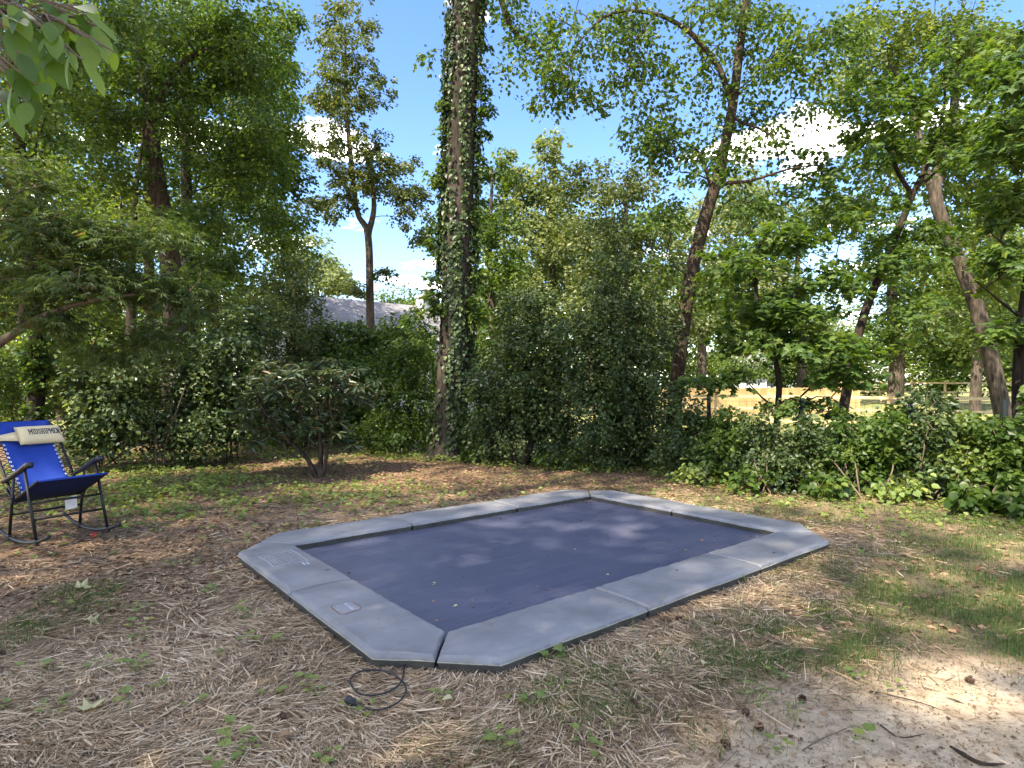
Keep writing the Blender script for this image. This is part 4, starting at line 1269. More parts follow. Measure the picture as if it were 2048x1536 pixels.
# ================================================================== HOUSES
def shingle_mat():
    m, n, l, b, out = mat('grey_shingle')
    bt = n.new('ShaderNodeTexBrick'); tc = n.new('ShaderNodeTexCoord')
    mp = n.new('ShaderNodeMapping'); mp.inputs['Scale'].default_value = (1, 1, 1)
    l.new(tc.outputs['UV'], mp.inputs[0]); l.new(mp.outputs[0], bt.inputs['Vector'])
    bt.inputs['Color1'].default_value = (.20, .195, .20, 1); bt.inputs['Color2'].default_value = (.27, .26, .265, 1); bt.inputs['Mortar'].default_value = (.07, .065, .07, 1)
    bt.inputs['Scale'].default_value = 6; bt.inputs['Mortar Size'].default_value = .015; bt.inputs['Brick Width'].default_value = .4; bt.inputs['Row Height'].default_value = .2
    t = noise(n, l, 1.0, 5, .6); r = ramp(n, [(.3, (.8, .8, .8)), (.7, (1.15, 1.15, 1.15))]); l.new(t.outputs['Fac'], r.inputs[0])
    mx = n.new('ShaderNodeMix'); mx.data_type = 'RGBA'; mx.blend_type = 'MULTIPLY'; mx.inputs['Factor'].default_value = 1
    l.new(bt.outputs['Color'], mx.inputs['A']); l.new(r.outputs[0], mx.inputs['B']); l.new(mx.outputs['Result'], b.inputs['Base Color'])
    b.inputs['Roughness'].default_value = .9
    return m
M['shingle'] = shingle_mat()
M['siding'] = plain_mat('pale_grey_siding', (.46, .48, .50), .7, .2, var=.05, scale=3)
M['trim'] = plain_mat('cream_trim', (.55, .49, .38), .7, .2, var=.05)
M['whitewash'] = plain_mat('whitewashed_brick', (.56, .56, .57), .85, .1, var=.15, scale=8)
M['dark_metal'] = plain_mat('dark_flue_metal', (.05, .05, .055), .5, .4)
m, n, l, b, out = mat('window_glass'); b.inputs['Base Color'].default_value = (.03, .035, .04, 1); b.inputs['Roughness'].default_value = .08; M['glass'] = m

def slab_quad(mb, p, thick=.12):
    p = [Vector(q) for q in p]; nrm = (p[1] - p[0]).cross(p[3] - p[0]).normalized() * thick
    mb.add(p + [q - nrm for q in p], [(0, 1, 2, 3), (7, 6, 5, 4), (0, 4, 5, 1), (1, 5, 6, 2), (2, 6, 7, 3), (3, 7, 4, 0)])
def house(name, label, ridgeA, ridgeB, half, eave_z, wallm, chimney=None, wins=()):
    A = Vector(ridgeA); B = Vector(ridgeB); d = (B - A); d.z = 0; L = d.length; u = d / L
    nrm = Vector((u.y, -u.x, 0))                     # towards the camera side
    if nrm.y > 0: nrm = -nrm
    org = Vector(((A.x + B.x) / 2, (A.y + B.y) / 2, 0)); rz = (A.z + B.z) / 2
    root = empty(name, org, label, 'house')
    P = lambda a, c, z: u * a + nrm * c + Vector((0, 0, z))
    hl = L / 2
    w = MB()
    hw_ = half - .45
    pts = [P(-hl + .3, hw_, -.1), P(hl - .3, hw_, -.1), P(hl - .3, -hw_, -.1), P(-hl + .3, -hw_, -.1)]
    tops = [P(-hl + .3, hw_, eave_z - .05), P(hl - .3, hw_, eave_z - .05), P(hl - .3, -hw_, eave_z - .05), P(-hl + .3, -hw_, eave_z - .05)]
    g1, g2 = P(-hl + .3, 0, rz - .25), P(hl - .3, 0, rz - .25)
    w.add(pts + tops + [g1, g2], [(0, 1, 5, 4), (2, 3, 7, 6), (1, 2, 6, 9, 5), (3, 0, 4, 8, 7)])
    w.build('wall', wallm, root)
    rf = None
    for s in (1, -1):
        r = MB(); q = [P(-hl, 0, rz), P(hl, 0, rz), P(hl, s * half, eave_z - .12), P(-hl, s * half, eave_z - .12)]
        if s < 0: q = q[::-1]
        slab_quad(r, q, .10)
        o = r.build('roof', M['shingle'], root)
        uv = o.data.uv_layers.new(name='UVMap'); sl = math.hypot(half, rz - eave_z)
        for lp_ in o.data.loops:
            c_ = Vector(o.data.vertices[lp_.vertex_index].co); a_ = c_.dot(u); dn = abs(c_.dot(nrm)) / half * sl
            uv.data[lp_.index].uv = (a_, dn)
        rf = rf or o
    t = MB(); t.tube([P(-hl, 0, rz + .02), P(hl, 0, rz + .02)], .07, 6); t.build('ridge_cap', M['dark_metal'], rf)
    t = MB(); c_ = P(0, half - .02, eave_z - .22); t.box(c_, (L, .05, .22), Matrix.Rotation(math.atan2(u.y, u.x), 3, 'Z')); t.build('fascia', M['trim'], root)
    for (a_, z0, ww, hh) in wins:
        rot = Matrix.Rotation(math.atan2(u.y, u.x), 3, 'Z')
        f_ = MB()
        for (dx, dz, sx, sz) in ((0, hh / 2, ww, .08), (0, -hh / 2, ww, .08), (-ww / 2, 0, .08, hh + .08), (ww / 2, 0, .08, hh + .08), (0, 0, ww, .04)):
            f_.box(P(a_ + dx, hw_ + .03, z0 + dz), (sx, .06, sz), rot)
        fo = f_.build('window', M['white'], root)
        g_ = MB(); g_.box(P(a_, hw_ + .012, z0), (ww, .02, hh), rot); g_.build('pane', M['glass'], fo)
    if chimney:
        a_, cw_, top = chimney; rot = Matrix.Rotation(math.atan2(u.y, u.x), 3, 'Z')
        c1 = MB(); c1.box(P(a_, .2, (rz + top) / 2 - .5), (cw_, cw_ * .8, top - rz + 1.2), rot); c1.box(P(a_, .2, top + .06), (cw_ + .12, cw_ * .8 + .12, .12), rot)
        co_ = c1.build('chimney', M['whitewash'], root)
        c2 = MB(); c2.tube([P(a_, .2, top + .1), P(a_, .2, top + .36)], .06, 8); c2.box(P(a_, .2, top + .40), (.62, .5, .05), rot); c2.build('flue_cap', M['dark_metal'], co_)
    return root
A = W(560, 583, 27); B = W(905, 611, 33)
house('house', 'grey shingled house with white chimney behind the shrubs', (A[0], A[1], 5.35), (B[0], B[1], 5.35), 4.2, 2.75, M['siding'], chimney=(2.85, .85, 5.85),
      wins=((-1.5, 1.6, 1.1, 1.2), (1.2, 1.6, 1.1, 1.2), (3.2, 1.6, .9, 1.2)))
A = W(1450, 690, 50); B = W(1590, 690, 50.2)
house('house', 'white walled house glimpsed through leaves beyond the board fence', (A[0], A[1], 4.0), (B[0], B[1], 4.0), 2.6, 2.6, M['siding'], wins=((0, 1.7, 1.0, 1.1),))

# ================================================================== BIG IVY-CLAD TRUNK
bt_pts = [(893, 912, 11.6, .40), (897, 880, 11.6, .335), (902, 800, 11.6, .30), (908, 700, 11.6, .285), (914, 560, 11.6, .28), (918, 400, 11.6, .275), (924, 220, 11.6, .27), (930, 60, 11.6, .262), (936, -120, 11.6, .25), (945, -420, 11.6, .22), (950, -700, 11.6, .16)]
p0 = W(*bt_pts[0][:3])
big = empty('ivy_tree', (p0[0], p0[1], 0), 'tall thick straight ridged trunk wrapped in climbing ivy', 'tree')
sp, rs = trunk_path([(893, 922, 11.6, .46)] + bt_pts, 10)
sp[0][2] = -.1
zs = np.linspace(-.1, sp[-1][2], 240)
cx = np.interp(zs, sp[:, 2], sp[:, 0]); cy = np.interp(zs, sp[:, 2], sp[:, 1]); cr = np.interp(zs, sp[:, 2], rs)
ns = 72; q = np.arange(ns) / ns * 2 * math.pi
Q, Z = np.meshgrid(q, zs)
warp = (vnoise(Z, Q * 0, .5, 72) - .5) * .5
rid = np.abs(np.sin((Q + warp) * 13 + 2.2 * vnoise(Q * 3, Z, .35, 71) * 2)) ** .7
rid2 = vnoise(Q * 9, Z * 2.2, .5, 73)
flare = 1 + .28 * np.exp(-np.maximum(Z, 0) / .25) * (.5 + .5 * np.sin(Q * 5 + 1))
rr = cr[:, None] * flare * (1 + .035 * (rid - .6) + .05 * (rid2 - .5))
co = np.stack([cx[:, None] + rr * np.cos(Q), cy[:, None] + rr * np.sin(Q), Z], -1) - np.array([p0[0], p0[1], 0])
i0 = (np.arange(len(zs) - 1)[:, None] * ns + np.arange(ns)[None]); i1 = (np.arange(len(zs) - 1)[:, None] * ns + (np.arange(ns)[None] + 1) % ns)
link('trunk', np_mesh('trunk', co.reshape(-1, 3), np.stack([i0, i1, i1 + ns, i0 + ns], -1).reshape(-1, 4), smooth=True), M['bark_big'], big)
# ivy: leaves hugging the bark, thick on the right and centre, plus fringes standing off the sides
def trunk_at(z): return np.interp(z, zs, cx), np.interp(z, zs, cy), np.interp(z, zs, cr)
k = 34000
z = rng.uniform(.05, 9.6, k); th = rng.uniform(0, 2 * math.pi, k)
side = np.cos(th)            # +1 right, -1 left ; camera side is th = 270 deg
front = -np.sin(th)
d_c = np.exp(-((side - .15 - .15 * np.sin(z * 1.3)) / .42) ** 2) * (front > 0) * np.where(z < 5.4, 1.0, .35) * sstep(.1, .8, z)
d_r = np.exp(-((side - 1.0) / .16) ** 2) * .8
d_l = np.exp(-((side + 1.0) / .34) ** 2) * np.where((z > 2.7), .75, .05)
low = np.exp(-(z / .8) ** 2) * .55
dens = np.clip(np.maximum.reduce([d_c, d_r * sstep(.8, 2.2, z), d_l, low]) * sstep(.22, .5, vnoise(th * 2, z, .5, 75)), 0, 1)
keep = rng.random(k) < dens
z, th = z[keep], th[keep]; k = len(z)
tx, ty, tr_ = trunk_at(z)
off = .015 + .05 * rng.random(k) + np.where(np.abs(np.cos(th)) > .85, np.abs(rng.normal(0, .05, k)), 0)
P = np.stack([tx + (tr_ + off) * np.cos(th), ty + (tr_ + off) * np.sin(th), z], 1)
nr = np.stack([np.cos(th), np.sin(th), np.full(k, .55)], 1) + rng.normal(0, .35, (k, 3))
ax = np.stack([rng.normal(0, .6, k), rng.normal(0, .6, k), -np.ones(k)], 1)
me = leaves_mesh('ivy', P, ax, nr, .055 + .045 * rng.random(k), T_HEART, np.clip(rng.normal(.42, .2, k), 0, 1), (p0[0], p0[1], 0))
link('ivy', me, M['leaf_dark'], big)
# side sprays of ivy and the crown limbs high up
cl, crd = blob_points([(868, 520, 14, 190, 11.6, .3, 17, .2), (952, 560, 12, 280, 11.6, .3, 20, .18), (850, 640, 26, 50, 11.5, .3, 6, .24), (885, 300, 8, 120, 11.6, .3, 6, .16),
                       (968, 180, 14, 150, 11.6, .3, 9, .17), (855, 105, 22, 22, 11.4, .2, 2, .22), (960, 830, 26, 60, 11.3, .3, 12, .2),
                       (1060, 90, 95, 70, 11.5, 1.0, 22, .36), (1010, -30, 90, 50, 11.5, 1.0, 14, .4), (1110, 170, 45, 50, 11.2, .6, 8, .32),
                       (930, -420, 430, 170, 11.8, 4.0, 60, .75), (1040, -300, 350, 110, 11.0, 3.5, 30, .7)])
sk = Skel(); sk.chain(np.stack([cx, cy, zs], 1)[::6], cr[::6] * .5)
lp, lr = trunk_path([(940, -150, 11.6, .10), (985, -60, 11.55, .07), (1020, 50, 11.5, .05), (1070, 100, 11.4, .03), (1120, 160, 11.3, .015)])
a = int(np.argmin(np.linalg.norm(np.array(sk.p) - lp[0], axis=1))); sk.chain(lp, lr, a)
dirs = sk.grow(cl, .005)
link('limb', sk.mesh((p0[0], p0[1], 0), 5, 8, 'limb'), M['bark'], big)
scatter_leaves('crown', cl, dirs, crd, 44, .08, T_WIDE, M['leaf_mid'], big, (p0[0], p0[1], 0), .5, .5)

# ================================================================== TREES  (px,py,rx,ry,Y,dY,clusters,cluster radius)
tree('tall_slender_tree', 'slender forked tree standing alone against the open sky', 'tree',
     [(741, 690, 22, .16), (740, 600, 22, .14), (736, 470, 22, .125), (715, 425, 22, .09), (703, 330, 22, .09), (694, 220, 22, .07), (690, 60, 22, .03)],
     [(688, 70, 58, 80, 22, 1.1, 40, .42), (690, 180, 82, 60, 22, 1.4, 44, .42), (650, 290, 60, 60, 22, 1.2, 26, .42), (735, 290, 60, 50, 22, 1.2, 18, .4), (770, 350, 70, 50, 22, 1.2, 30, .42),
      (640, 410, 34, 32, 22, .8, 12, .36), (820, 410, 45, 60, 22, 1.0, 18, .38), (840, 470, 30, 24, 22, .7, 6, .34), (690, 380, 50, 30, 22, .8, 12, .36), (705, 560, 16, 30, 21.5, .5, 4, .3), (762, 560, 18, 30, 21.6, .4, 4, .28)],
     'leaf_olive', .12, 70, T_OVAL, 'bark_grey',
     limbs=[[(736, 470, 22, .12), (748, 415, 22, .09), (742, 340, 22, .06), (750, 290, 22, .03)], [(712, 425, 22, .06), (690, 370, 22, .05), (650, 320, 22, .02)]])

tree('spreading_tree', 'big leaning brown trunk among dense leaves behind the blue chair', 'tree',
     [(352, 640, 14, .25), (345, 560, 14, .23), (328, 440, 14, .21), (315, 370, 14, .19), (298, 240, 14, .16), (280, 100, 14, .12), (270, -60, 14, .07)],
     [(300, 120, 210, 120, 14, 1.6, 95, .55), (430, 250, 120, 130, 14, 1.4, 60, .5), (150, 180, 150, 120, 13.5, 1.5, 55, .5), (480, 90, 85, 100, 14, 1.4, 50, .5), (520, 330, 60, 80, 14, 1.0, 26, .45),
      (420, 430, 90, 60, 13.5, 1.0, 22, .45), (200, 330, 120, 70, 13.5, 1.2, 24, .45), (300, -120, 300, 110, 14, 2.5, 50, .6)],
     'leaf_mid', .088, 92, T_WIDE, 'bark', limbs=[[(300, 250, 14, .09), (360, 130, 13.8, .06), (450, 95, 13.6, .045), (520, 120, 13.5, .02)]])
tree('slim_tree', 'straight dark trunk just right of the leaning brown trunk', 'tree',
     [(378, 680, 17, .19), (377, 540, 17, .17), (374, 420, 17, .15), (370, 200, 17, .11), (368, 0, 17, .07)],
     [(520, 330, 75, 90, 18, 1.6, 44, .55), (560, 470, 60, 60, 18, 1.2, 26, .5), (430, 520, 90, 60, 17, 1.2, 30, .5), (540, 200, 55, 110, 18, 1.4, 44, .5), (380, 60, 150, 120, 18, 2, 50, .6), (560, 60, 35, 70, 18, 1, 16, .45), (590, 330, 30, 40, 18, 1, 8, .4)],
     'leaf_mid', .11, 70, T_WIDE, 'bark_dark')
tree('forked_tree', 'thin dark forked trunk behind the lacy maple', 'tree',
     [(262, 640, 19, .14), (262, 530, 19, .12), (268, 470, 19, .09), (272, 380, 19, .07), (290, 250, 19, .04)],
     [(250, 420, 130, 90, 20, 1.8, 46, .6), (100, 420, 120, 120, 20, 1.8, 46, .6), (60, 560, 90, 90, 20, 1.5, 30, .6)],
     'leaf_light', .15, 46, T_OVAL, 'bark_dark', limbs=[[(262, 520, 19, .08), (245, 460, 19, .06), (242, 400, 19, .03)]])
tree('vine_clad_tree', 'dark vine covered trunk directly behind the blue chair', 'tree',
     [(70, 850, 9.6, .13), (74, 740, 9.6, .115), (72, 650, 9.6, .11), (60, 500, 9.6, .10), (40, 300, 9.6, .08), (20, 60, 9.6, .05)],
     [(40, 200, 150, 150, 9.8, 1.2, 40, .45), (-60, 420, 130, 200, 9.8, 1.2, 30, .45), (90, 60, 140, 90, 9.8, 1.2, 30, .45), (200, 20, 150, 60, 9.9, 1.2, 24, .42), (30, -10, 120, 60, 9.8, 1.0, 20, .45), (75, 740, 16, 110, 9.55, .2, 26, .15)],
     'leaf_mid', .078, 62, T_WIDE, 'bark_dark')
tree('lacy_maple', 'low spreading maple with lacy layered leaves over the chair', 'tree',
     [(-180, 900, 7.2, .09), (-120, 800, 7.2, .075), (-40, 715, 7.2, .06), (20, 672, 7.2, .048), (80, 635, 7.2, .038), (180, 602, 7.2, .024), (300, 585, 7.3, .010)],
     [(120, 540, 170, 45, 7.3, .8, 54, .36), (300, 560, 120, 40, 7.6, .7, 30, .34), (60, 440, 130, 60, 7.2, .7, 40, .36), (230, 460, 130, 40, 7.5, .7, 32, .34), (400, 600, 70, 40, 7.8, .6, 16, .32),
      (70, 620, 100, 30, 7.4, .5, 18, .3), (20, 340, 90, 40, 7.2, .6, 18, .36), (250, 680, 150, 40, 8.0, .6, 26, .34)],
     'leaf_lace', .098, 27, T_LACE, 'bark_twig', flat=.22, droop=.45, upn=1.4, jitter=.4,
     limbs=[[(40, 665, 7.2, .035), (50, 560, 7.1, .03), (60, 540, 7.1, .025), (100, 480, 7.1, .012)], [(-120, 800, 7.2, .05), (-60, 560, 7.0, .035), (20, 400, 7.0, .02), (90, 370, 7.1, .008)]])

# right-hand group
tree('curved_tree', 'dark curving trunk with heart shaped leaves right of the tall hollies', 'tree',
     [(1343, 900, 10.9, .14), (1352, 780, 10.9, .125), (1366, 660, 10.9, .12), (1384, 540, 10.9, .118), (1412, 430, 10.9, .112), (1436, 350, 10.9, .10), (1462, 230, 10.9, .085), (1478, 110, 10.9, .075), (1492, 0, 10.9, .065), (1510, -160, 10.9, .045)],
     [(1300, 130, 130, 90, 10.8, 1.0, 40, .34), (1200, 60, 100, 60, 10.6, .9, 22, .34), (1130, 130, 55, 60, 10.6, .7, 11, .30), (1165, 200, 28, 25, 10.6, .4, 4, .26), (1330, 250, 85, 45, 10.8, .9, 20, .32), (1290, 275, 50, 26, 10.7, .6, 10, .3), (1470, 130, 120, 140, 10.9, 1.1, 44, .34),
      (1490, 270, 90, 60, 10.9, .9, 22, .32), (1590, 80, 130, 70, 10.7, 1.0, 34, .34), (1620, 190, 80, 50, 10.8, .8, 14, .32), (1400, 310, 90, 45, 10.9, .9, 16, .32), (1400, 10, 200, 50, 10.9, 1.2, 36, .36), (1320, 420, 60, 50, 10.8, .8, 16, .3),
      (1540, 390, 100, 55, 10.8, .9, 18, .3), (1700, 60, 80, 50, 10.8, .8, 14, .32), (1310, 540, 50, 45, 10.8, .6, 9, .28), (1430, 560, 60, 50, 10.7, .7, 11, .28), (1430, -160, 300, 110, 10.9, 2.2, 36, .5)],
     'leaf_mid', .084, 31, T_WIDE, 'bark', droop=.6, flat=.5,
     limbs=[[(1462, 200, 10.9, .06), (1437, 133, 10.9, .055), (1401, 88, 10.9, .05), (1372, 59, 10.85, .045), (1310, 28, 10.8, .038), (1229, 26, 10.7, .03), (1170, 70, 10.65, .02), (1138, 130, 10.6, .012), (1135, 220, 10.6, .006)],
            [(1310, 28, 10.8, .025), (1275, 80, 10.75, .018), (1255, 130, 10.7, .012), (1250, 210, 10.7, .006)],
            [(1425, 390, 10.9, .05), (1450, 368, 10.85, .04), (1500, 362, 10.8, .03), (1580, 338, 10.75, .018), (1640, 330, 10.7, .008)],
            [(1425, 380, 10.9, .045), (1412, 340, 10.9, .035), (1395, 300, 10.9, .02)], [(1470, 240, 10.9, .03), (1540, 270, 10.8, .02), (1560, 330, 10.8, .01)]])
tree('young_maple', 'young maple with spreading lobed leaves in front of the board fence', 'tree',
     [(1553, 880, 9.4, .055), (1556, 820, 9.4, .05), (1558, 760, 9.4, .046), (1545, 700, 9.4, .042), (1520, 640, 9.4, .036), (1512, 560, 9.4, .028), (1520, 480, 9.4, .015)],
     [(1560, 610, 130, 40, 9.4, .7, 30, .32), (1610, 690, 120, 35, 9.2, .7, 32, .32), (1490, 520, 70, 50, 9.4, .6, 18, .3), (1480, 660, 70, 40, 9.3, .6, 14, .3), (1640, 560, 80, 40, 9.5, .6, 16, .3), (1560, 480, 80, 40, 9.5, .6, 16, .3),
      (1700, 740, 60, 30, 9.1, .5, 12, .28), (1440, 760, 50, 30, 9.2, .5, 8, .26), (1620, 810, 100, 16, 9.0, .5, 9, .22)],
     'leaf_maple', .10, 24, T_MAPLE, 'bark_dark', flat=.25, droop=.35, upn=1.3, jitter=.45,
     limbs=[[(1545, 700, 9.4, .03), (1580, 640, 9.4, .024), (1600, 560, 9.4, .012)], [(1556, 815, 9.4, .022), (1530, 800, 9.3, .016), (1500, 770, 9.2, .008)]])
tree('slanting_maple', 'thin dark trunk slanting up to the right, forking high', 'tree',
     [(1680, 870, 11.2, .10), (1690, 800, 11.2, .09), (1712, 690, 11.2, .08), (1735, 610, 11.2, .075), (1772, 520, 11.2, .07), (1805, 440, 11.2, .062), (1825, 390, 11.2, .055), (1862, 310, 11.2, .038), (1888, 210, 11.2, .024), (1890, 110, 11.2, .012)],
     [(1850, 190, 110, 70, 11.3, 1.0, 32, .36), (1760, 270, 100, 55, 11.1, .9, 28, .34), (1700, 400, 90, 60, 11.1, .9, 22, .34), (1900, 300, 90, 50, 11.2, .9, 20, .34), (1850, 480, 80, 60, 11.2, .8, 18, .32), (1740, 520, 80, 45, 11.0, .8, 18, .32),
      (1930, 110, 80, 60, 11.3, .8, 14, .34), (1830, 620, 60, 50, 11.1, .7, 12, .3), (1650, 330, 60, 40, 11, .7, 12, .3), (1730, 190, 50, 60, 11.2, .7, 10, .32)],
     'leaf_maple', .10, 25, T_MAPLE, 'bark_dark', flat=.3, droop=.4, upn=1.2, jitter=.5,
     limbs=[[(1825, 390, 11.2, .045), (1792, 335, 11.2, .035), (1785, 270, 11.2, .025), (1755, 245, 11.2, .012)], [(1830, 380, 11.2, .03), (1890, 330, 11.2, .02), (1960, 280, 11.2, .008)]])
tree('leaning_tree', 'thick grey brown trunk leaning left behind the paddock fence', 'tree',
     [(2020, 900, 14.5, .205), (1998, 790, 14.5, .185), (1975, 690, 14.5, .172), (1945, 590, 14.5, .165), (1905, 490, 14.5, .155), (1872, 400, 14.5, .14), (1880, 330, 14.6, .12), (1905, 240, 14.8, .11), (1920, 60, 15, .06)],
     [(1950, 90, 130, 80, 15.5, 1.6, 60, .5), (1800, 70, 120, 80, 15.5, 1.5, 44, .48), (1700, 150, 80, 90, 15.5, 1.3, 24, .45), (1980, 250, 90, 80, 15, 1.2, 34, .46), (1930, 400, 90, 80, 16, 1.2, 40, .45), (2000, 520, 70, 80, 15, 1.2, 30, .45),
      (1860, 620, 70, 40, 15.5, .9, 14, .4), (1990, 650, 70, 50, 15.5, 1, 20, .42), (1770, 330, 90, 70, 16.5, 1.2, 26, .45), (1880, 260, 90, 60, 16.5, 1.2, 28, .45), (2010, 370, 60, 60, 16, 1, 20, .45), (1880, -120, 260, 90, 15, 2, 40, .6)],
     'leaf_light', .12, 56, T_OVAL, 'bark_grey', droop=.6, limbs=[[(1870, 400, 14.5, .10), (1850, 330, 14.5, .08), (1820, 200, 14.8, .05), (1760, 100, 15, .02)]])
tree('edge_tree', 'dark leaved maple overhanging the right end of the hedge', 'tree',
     [(2048, 860, 8.6, .13), (2044, 780, 8.6, .12), (2052, 640, 8.6, .11), (2085, 420, 8.6, .09), (2120, 200, 8.6, .06), (2150, 0, 8.6, .03)],
     [(2050, 130, 70, 90, 8.6, .7, 24, .34), (2040, 260, 70, 60, 8.5, .7, 22, .32), (2030, 390, 55, 50, 8.5, .6, 15, .3), (2020, 520, 60, 40, 8.4, .6, 14, .28), (2030, 650, 45, 40, 8.4, .5, 10, .28), (2150, 300, 110, 250, 8.6, .9, 40, .38), (2000, 300, 25, 25, 8.5, .3, 3, .28)],
     'leaf_maple', .105, 26, T_MAPLE, 'bark_dark', flat=.3, droop=.45, upn=1.2, jitter=.5,
     limbs=[[(2075, 470, 8.6, .04), (2030, 500, 8.5, .025), (1985, 470, 8.4, .012)], [(2052, 640, 8.6, .04), (2010, 610, 8.5, .02), (1950, 560, 8.4, .008)]])

# middle distance, lit by the sun
def mid_tree(label, px, Y, blobs, leaf, size, per, r=.2, top=None, bark='bark_grey', nm='broadleaf_tree', tm=T_OVAL, grp=None):
    ty = min(b_[1] for b_ in blobs)
    tree(nm, label, 'tree', [(px, 768 + 1.0 / Y * F, Y, r), (px + 4, 700, Y, r * .9), (px - 6, (700 + ty) / 2, Y, r * .6), (px, ty, Y, r * .2)],
         [(a, b_, c, d, e, f, g, h) for a, b_, c, d, e, f, g, h in blobs], leaf, size, per, tm, bark, group=grp)
mid_tree('bright pale green tree rising behind the hollies', 1110, 27, [(1110, 500, 110, 80, 27, 2.4, 80, .75), (1085, 390, 70, 70, 27, 2, 46, .65), (1100, 300, 26, 45, 27, 1, 12, .45), (1030, 350, 36, 45, 27, 1, 14, .5), (1140, 610, 130, 70, 26, 2.2, 60, .75), (1010, 450, 40, 60, 27, 1.2, 18, .55)], 'leaf_pale', .19, 60, .24)
mid_tree('grey green tree with layered boughs left of the curved trunk', 1255, 20, [(1230, 370, 95, 45, 20, 1.4, 46, .52), (1170, 470, 80, 40, 20, 1.3, 32, .5), (1290, 460, 80, 60, 20, 1.4, 38, .52), (1240, 560, 100, 60, 20, 1.5, 46, .55), (1330, 620, 70, 80, 20, 1.4, 34, .52), (1150, 350, 40, 24, 20, .8, 9, .42)], 'leaf_olive', .13, 44, .17)
mid_tree('loose green tree close behind the ivy clad trunk', 985, 17, [(985, 430, 40, 70, 17, .9, 26, .45), (1000, 560, 50, 70, 17, 1, 34, .48), (985, 690, 55, 60, 17, 1, 34, .48), (990, 340, 24, 36, 17, .6, 8, .4)], 'leaf_mid', .12, 52, .14)
mid_tree('sunlit tree filling the gap beyond the curved trunk', 1400, 30, [(1400, 480, 110, 90, 30, 2.5, 66, .8), (1380, 620, 120, 80, 30, 2.4, 60, .8), (1480, 400, 90, 60, 30, 2, 34, .72), (1500, 560, 100, 90, 30, 2.2, 56, .8)], 'leaf_pale', .20, 56, .24)
mid_tree('pale tree beyond the paddock under the white cloud', 1600, 33, [(1600, 450, 100, 50, 33, 2.2, 40, .85), (1560, 560, 110, 70, 33, 2.2, 46, .85), (1690, 430, 70, 40, 33, 1.8, 22, .75), (1500, 650, 80, 60, 33, 2, 30, .8)], 'leaf_light', .22, 50, .26)
mid_tree('ivy draped dark tree standing at the field corner', 1790, 33, [(1800, 540, 60, 80, 33, 1.8, 36, .8), (1860, 640, 90, 60, 33, 2, 50, .8), (1730, 690, 60, 50, 33, 1.6, 22, .7), (1900, 700, 60, 40, 33, 1.6, 26, .75), (1760, 460, 60, 60, 33, 1.6, 24, .75)], 'leaf_mid', .20, 58, .42)
mid_tree('light green tree behind the leaning trunk', 1950, 28, [(1960, 560, 90, 80, 28, 2, 50, .75), (2040, 650, 80, 70, 28, 2, 44, .75), (1880, 520, 70, 60, 28, 1.8, 30, .7), (2030, 450, 80, 80, 28, 2, 44, .75)], 'leaf_light', .19, 54, .24)
mid_tree('sunlit green tree left behind the roof ridge', 640, 42, [(650, 540, 50, 40, 42, 2.2, 30, 1.0), (600, 520, 50, 60, 42, 2.2, 30, 1.0), (690, 570, 30, 20, 42, 1.5, 12, .8)], 'leaf_pale', .26, 50, .25)
mid_tree('bright yellow green tree glimpsed through the shade on the left', 120, 24, [(130, 560, 130, 110, 24, 2.2, 60, .8), (20, 650, 110, 110, 24, 2.2, 52, .8), (260, 640, 90, 90, 24, 2, 40, .75)], 'leaf_light', .17, 52, .2)
mid_tree('leafy tree filling the gap behind the leaning brown trunk', 430, 26, [(430, 560, 100, 90, 26, 2.2, 52, .8), (540, 590, 60, 60, 26, 1.8, 28, .7), (330, 470, 110, 100, 26, 2.2, 50, .8), (170, 330, 150, 120, 26, 2.4, 56, .9), (440, 380, 90, 90, 26, 2, 36, .8)], 'leaf_light', .18, 50, .22)
mid_tree('rounded shrubby tree before the far white house', 1560, 40, [(1570, 735, 60, 34, 40, 1.6, 30, .8), (1470, 725, 40, 40, 40, 1.4, 20, .8), (1640, 700, 60, 60, 40, 1.6, 30, .85)], 'leaf_mid', .22, 50, .14)
mid_tree('tall green tree closing the left side behind the slim trunk', 300, 23, [(470, 130, 90, 120, 23, 2.2, 60, .7), (350, 260, 120, 110, 23, 2.2, 60, .7), (200, 180, 120, 130, 23, 2.2, 60, .7), (490, 330, 80, 80, 23, 1.8, 44, .65), (540, 440, 60, 50, 23, 1.5, 26, .6), (60, 260, 110, 130, 23, 2, 44, .7), (330, 40, 180, 80, 23, 2.2, 50, .75), (250, 450, 120, 70, 23, 1.8, 30, .65), (560, 230, 30, 70, 23, 1.0, 16, .5)], 'leaf_mid', .15, 50, .24)
mid_tree('silvery pale tree directly behind the conical holly', 1180, 34, [(1180, 470, 110, 80, 34, 2.5, 60, .9), (1080, 560, 100, 80, 34, 2.4, 50, .9), (1250, 580, 100, 80, 34, 2.4, 46, .9), (1010, 600, 70, 70, 34, 2, 30, .85)], 'leaf_pale', .22, 58, .26)
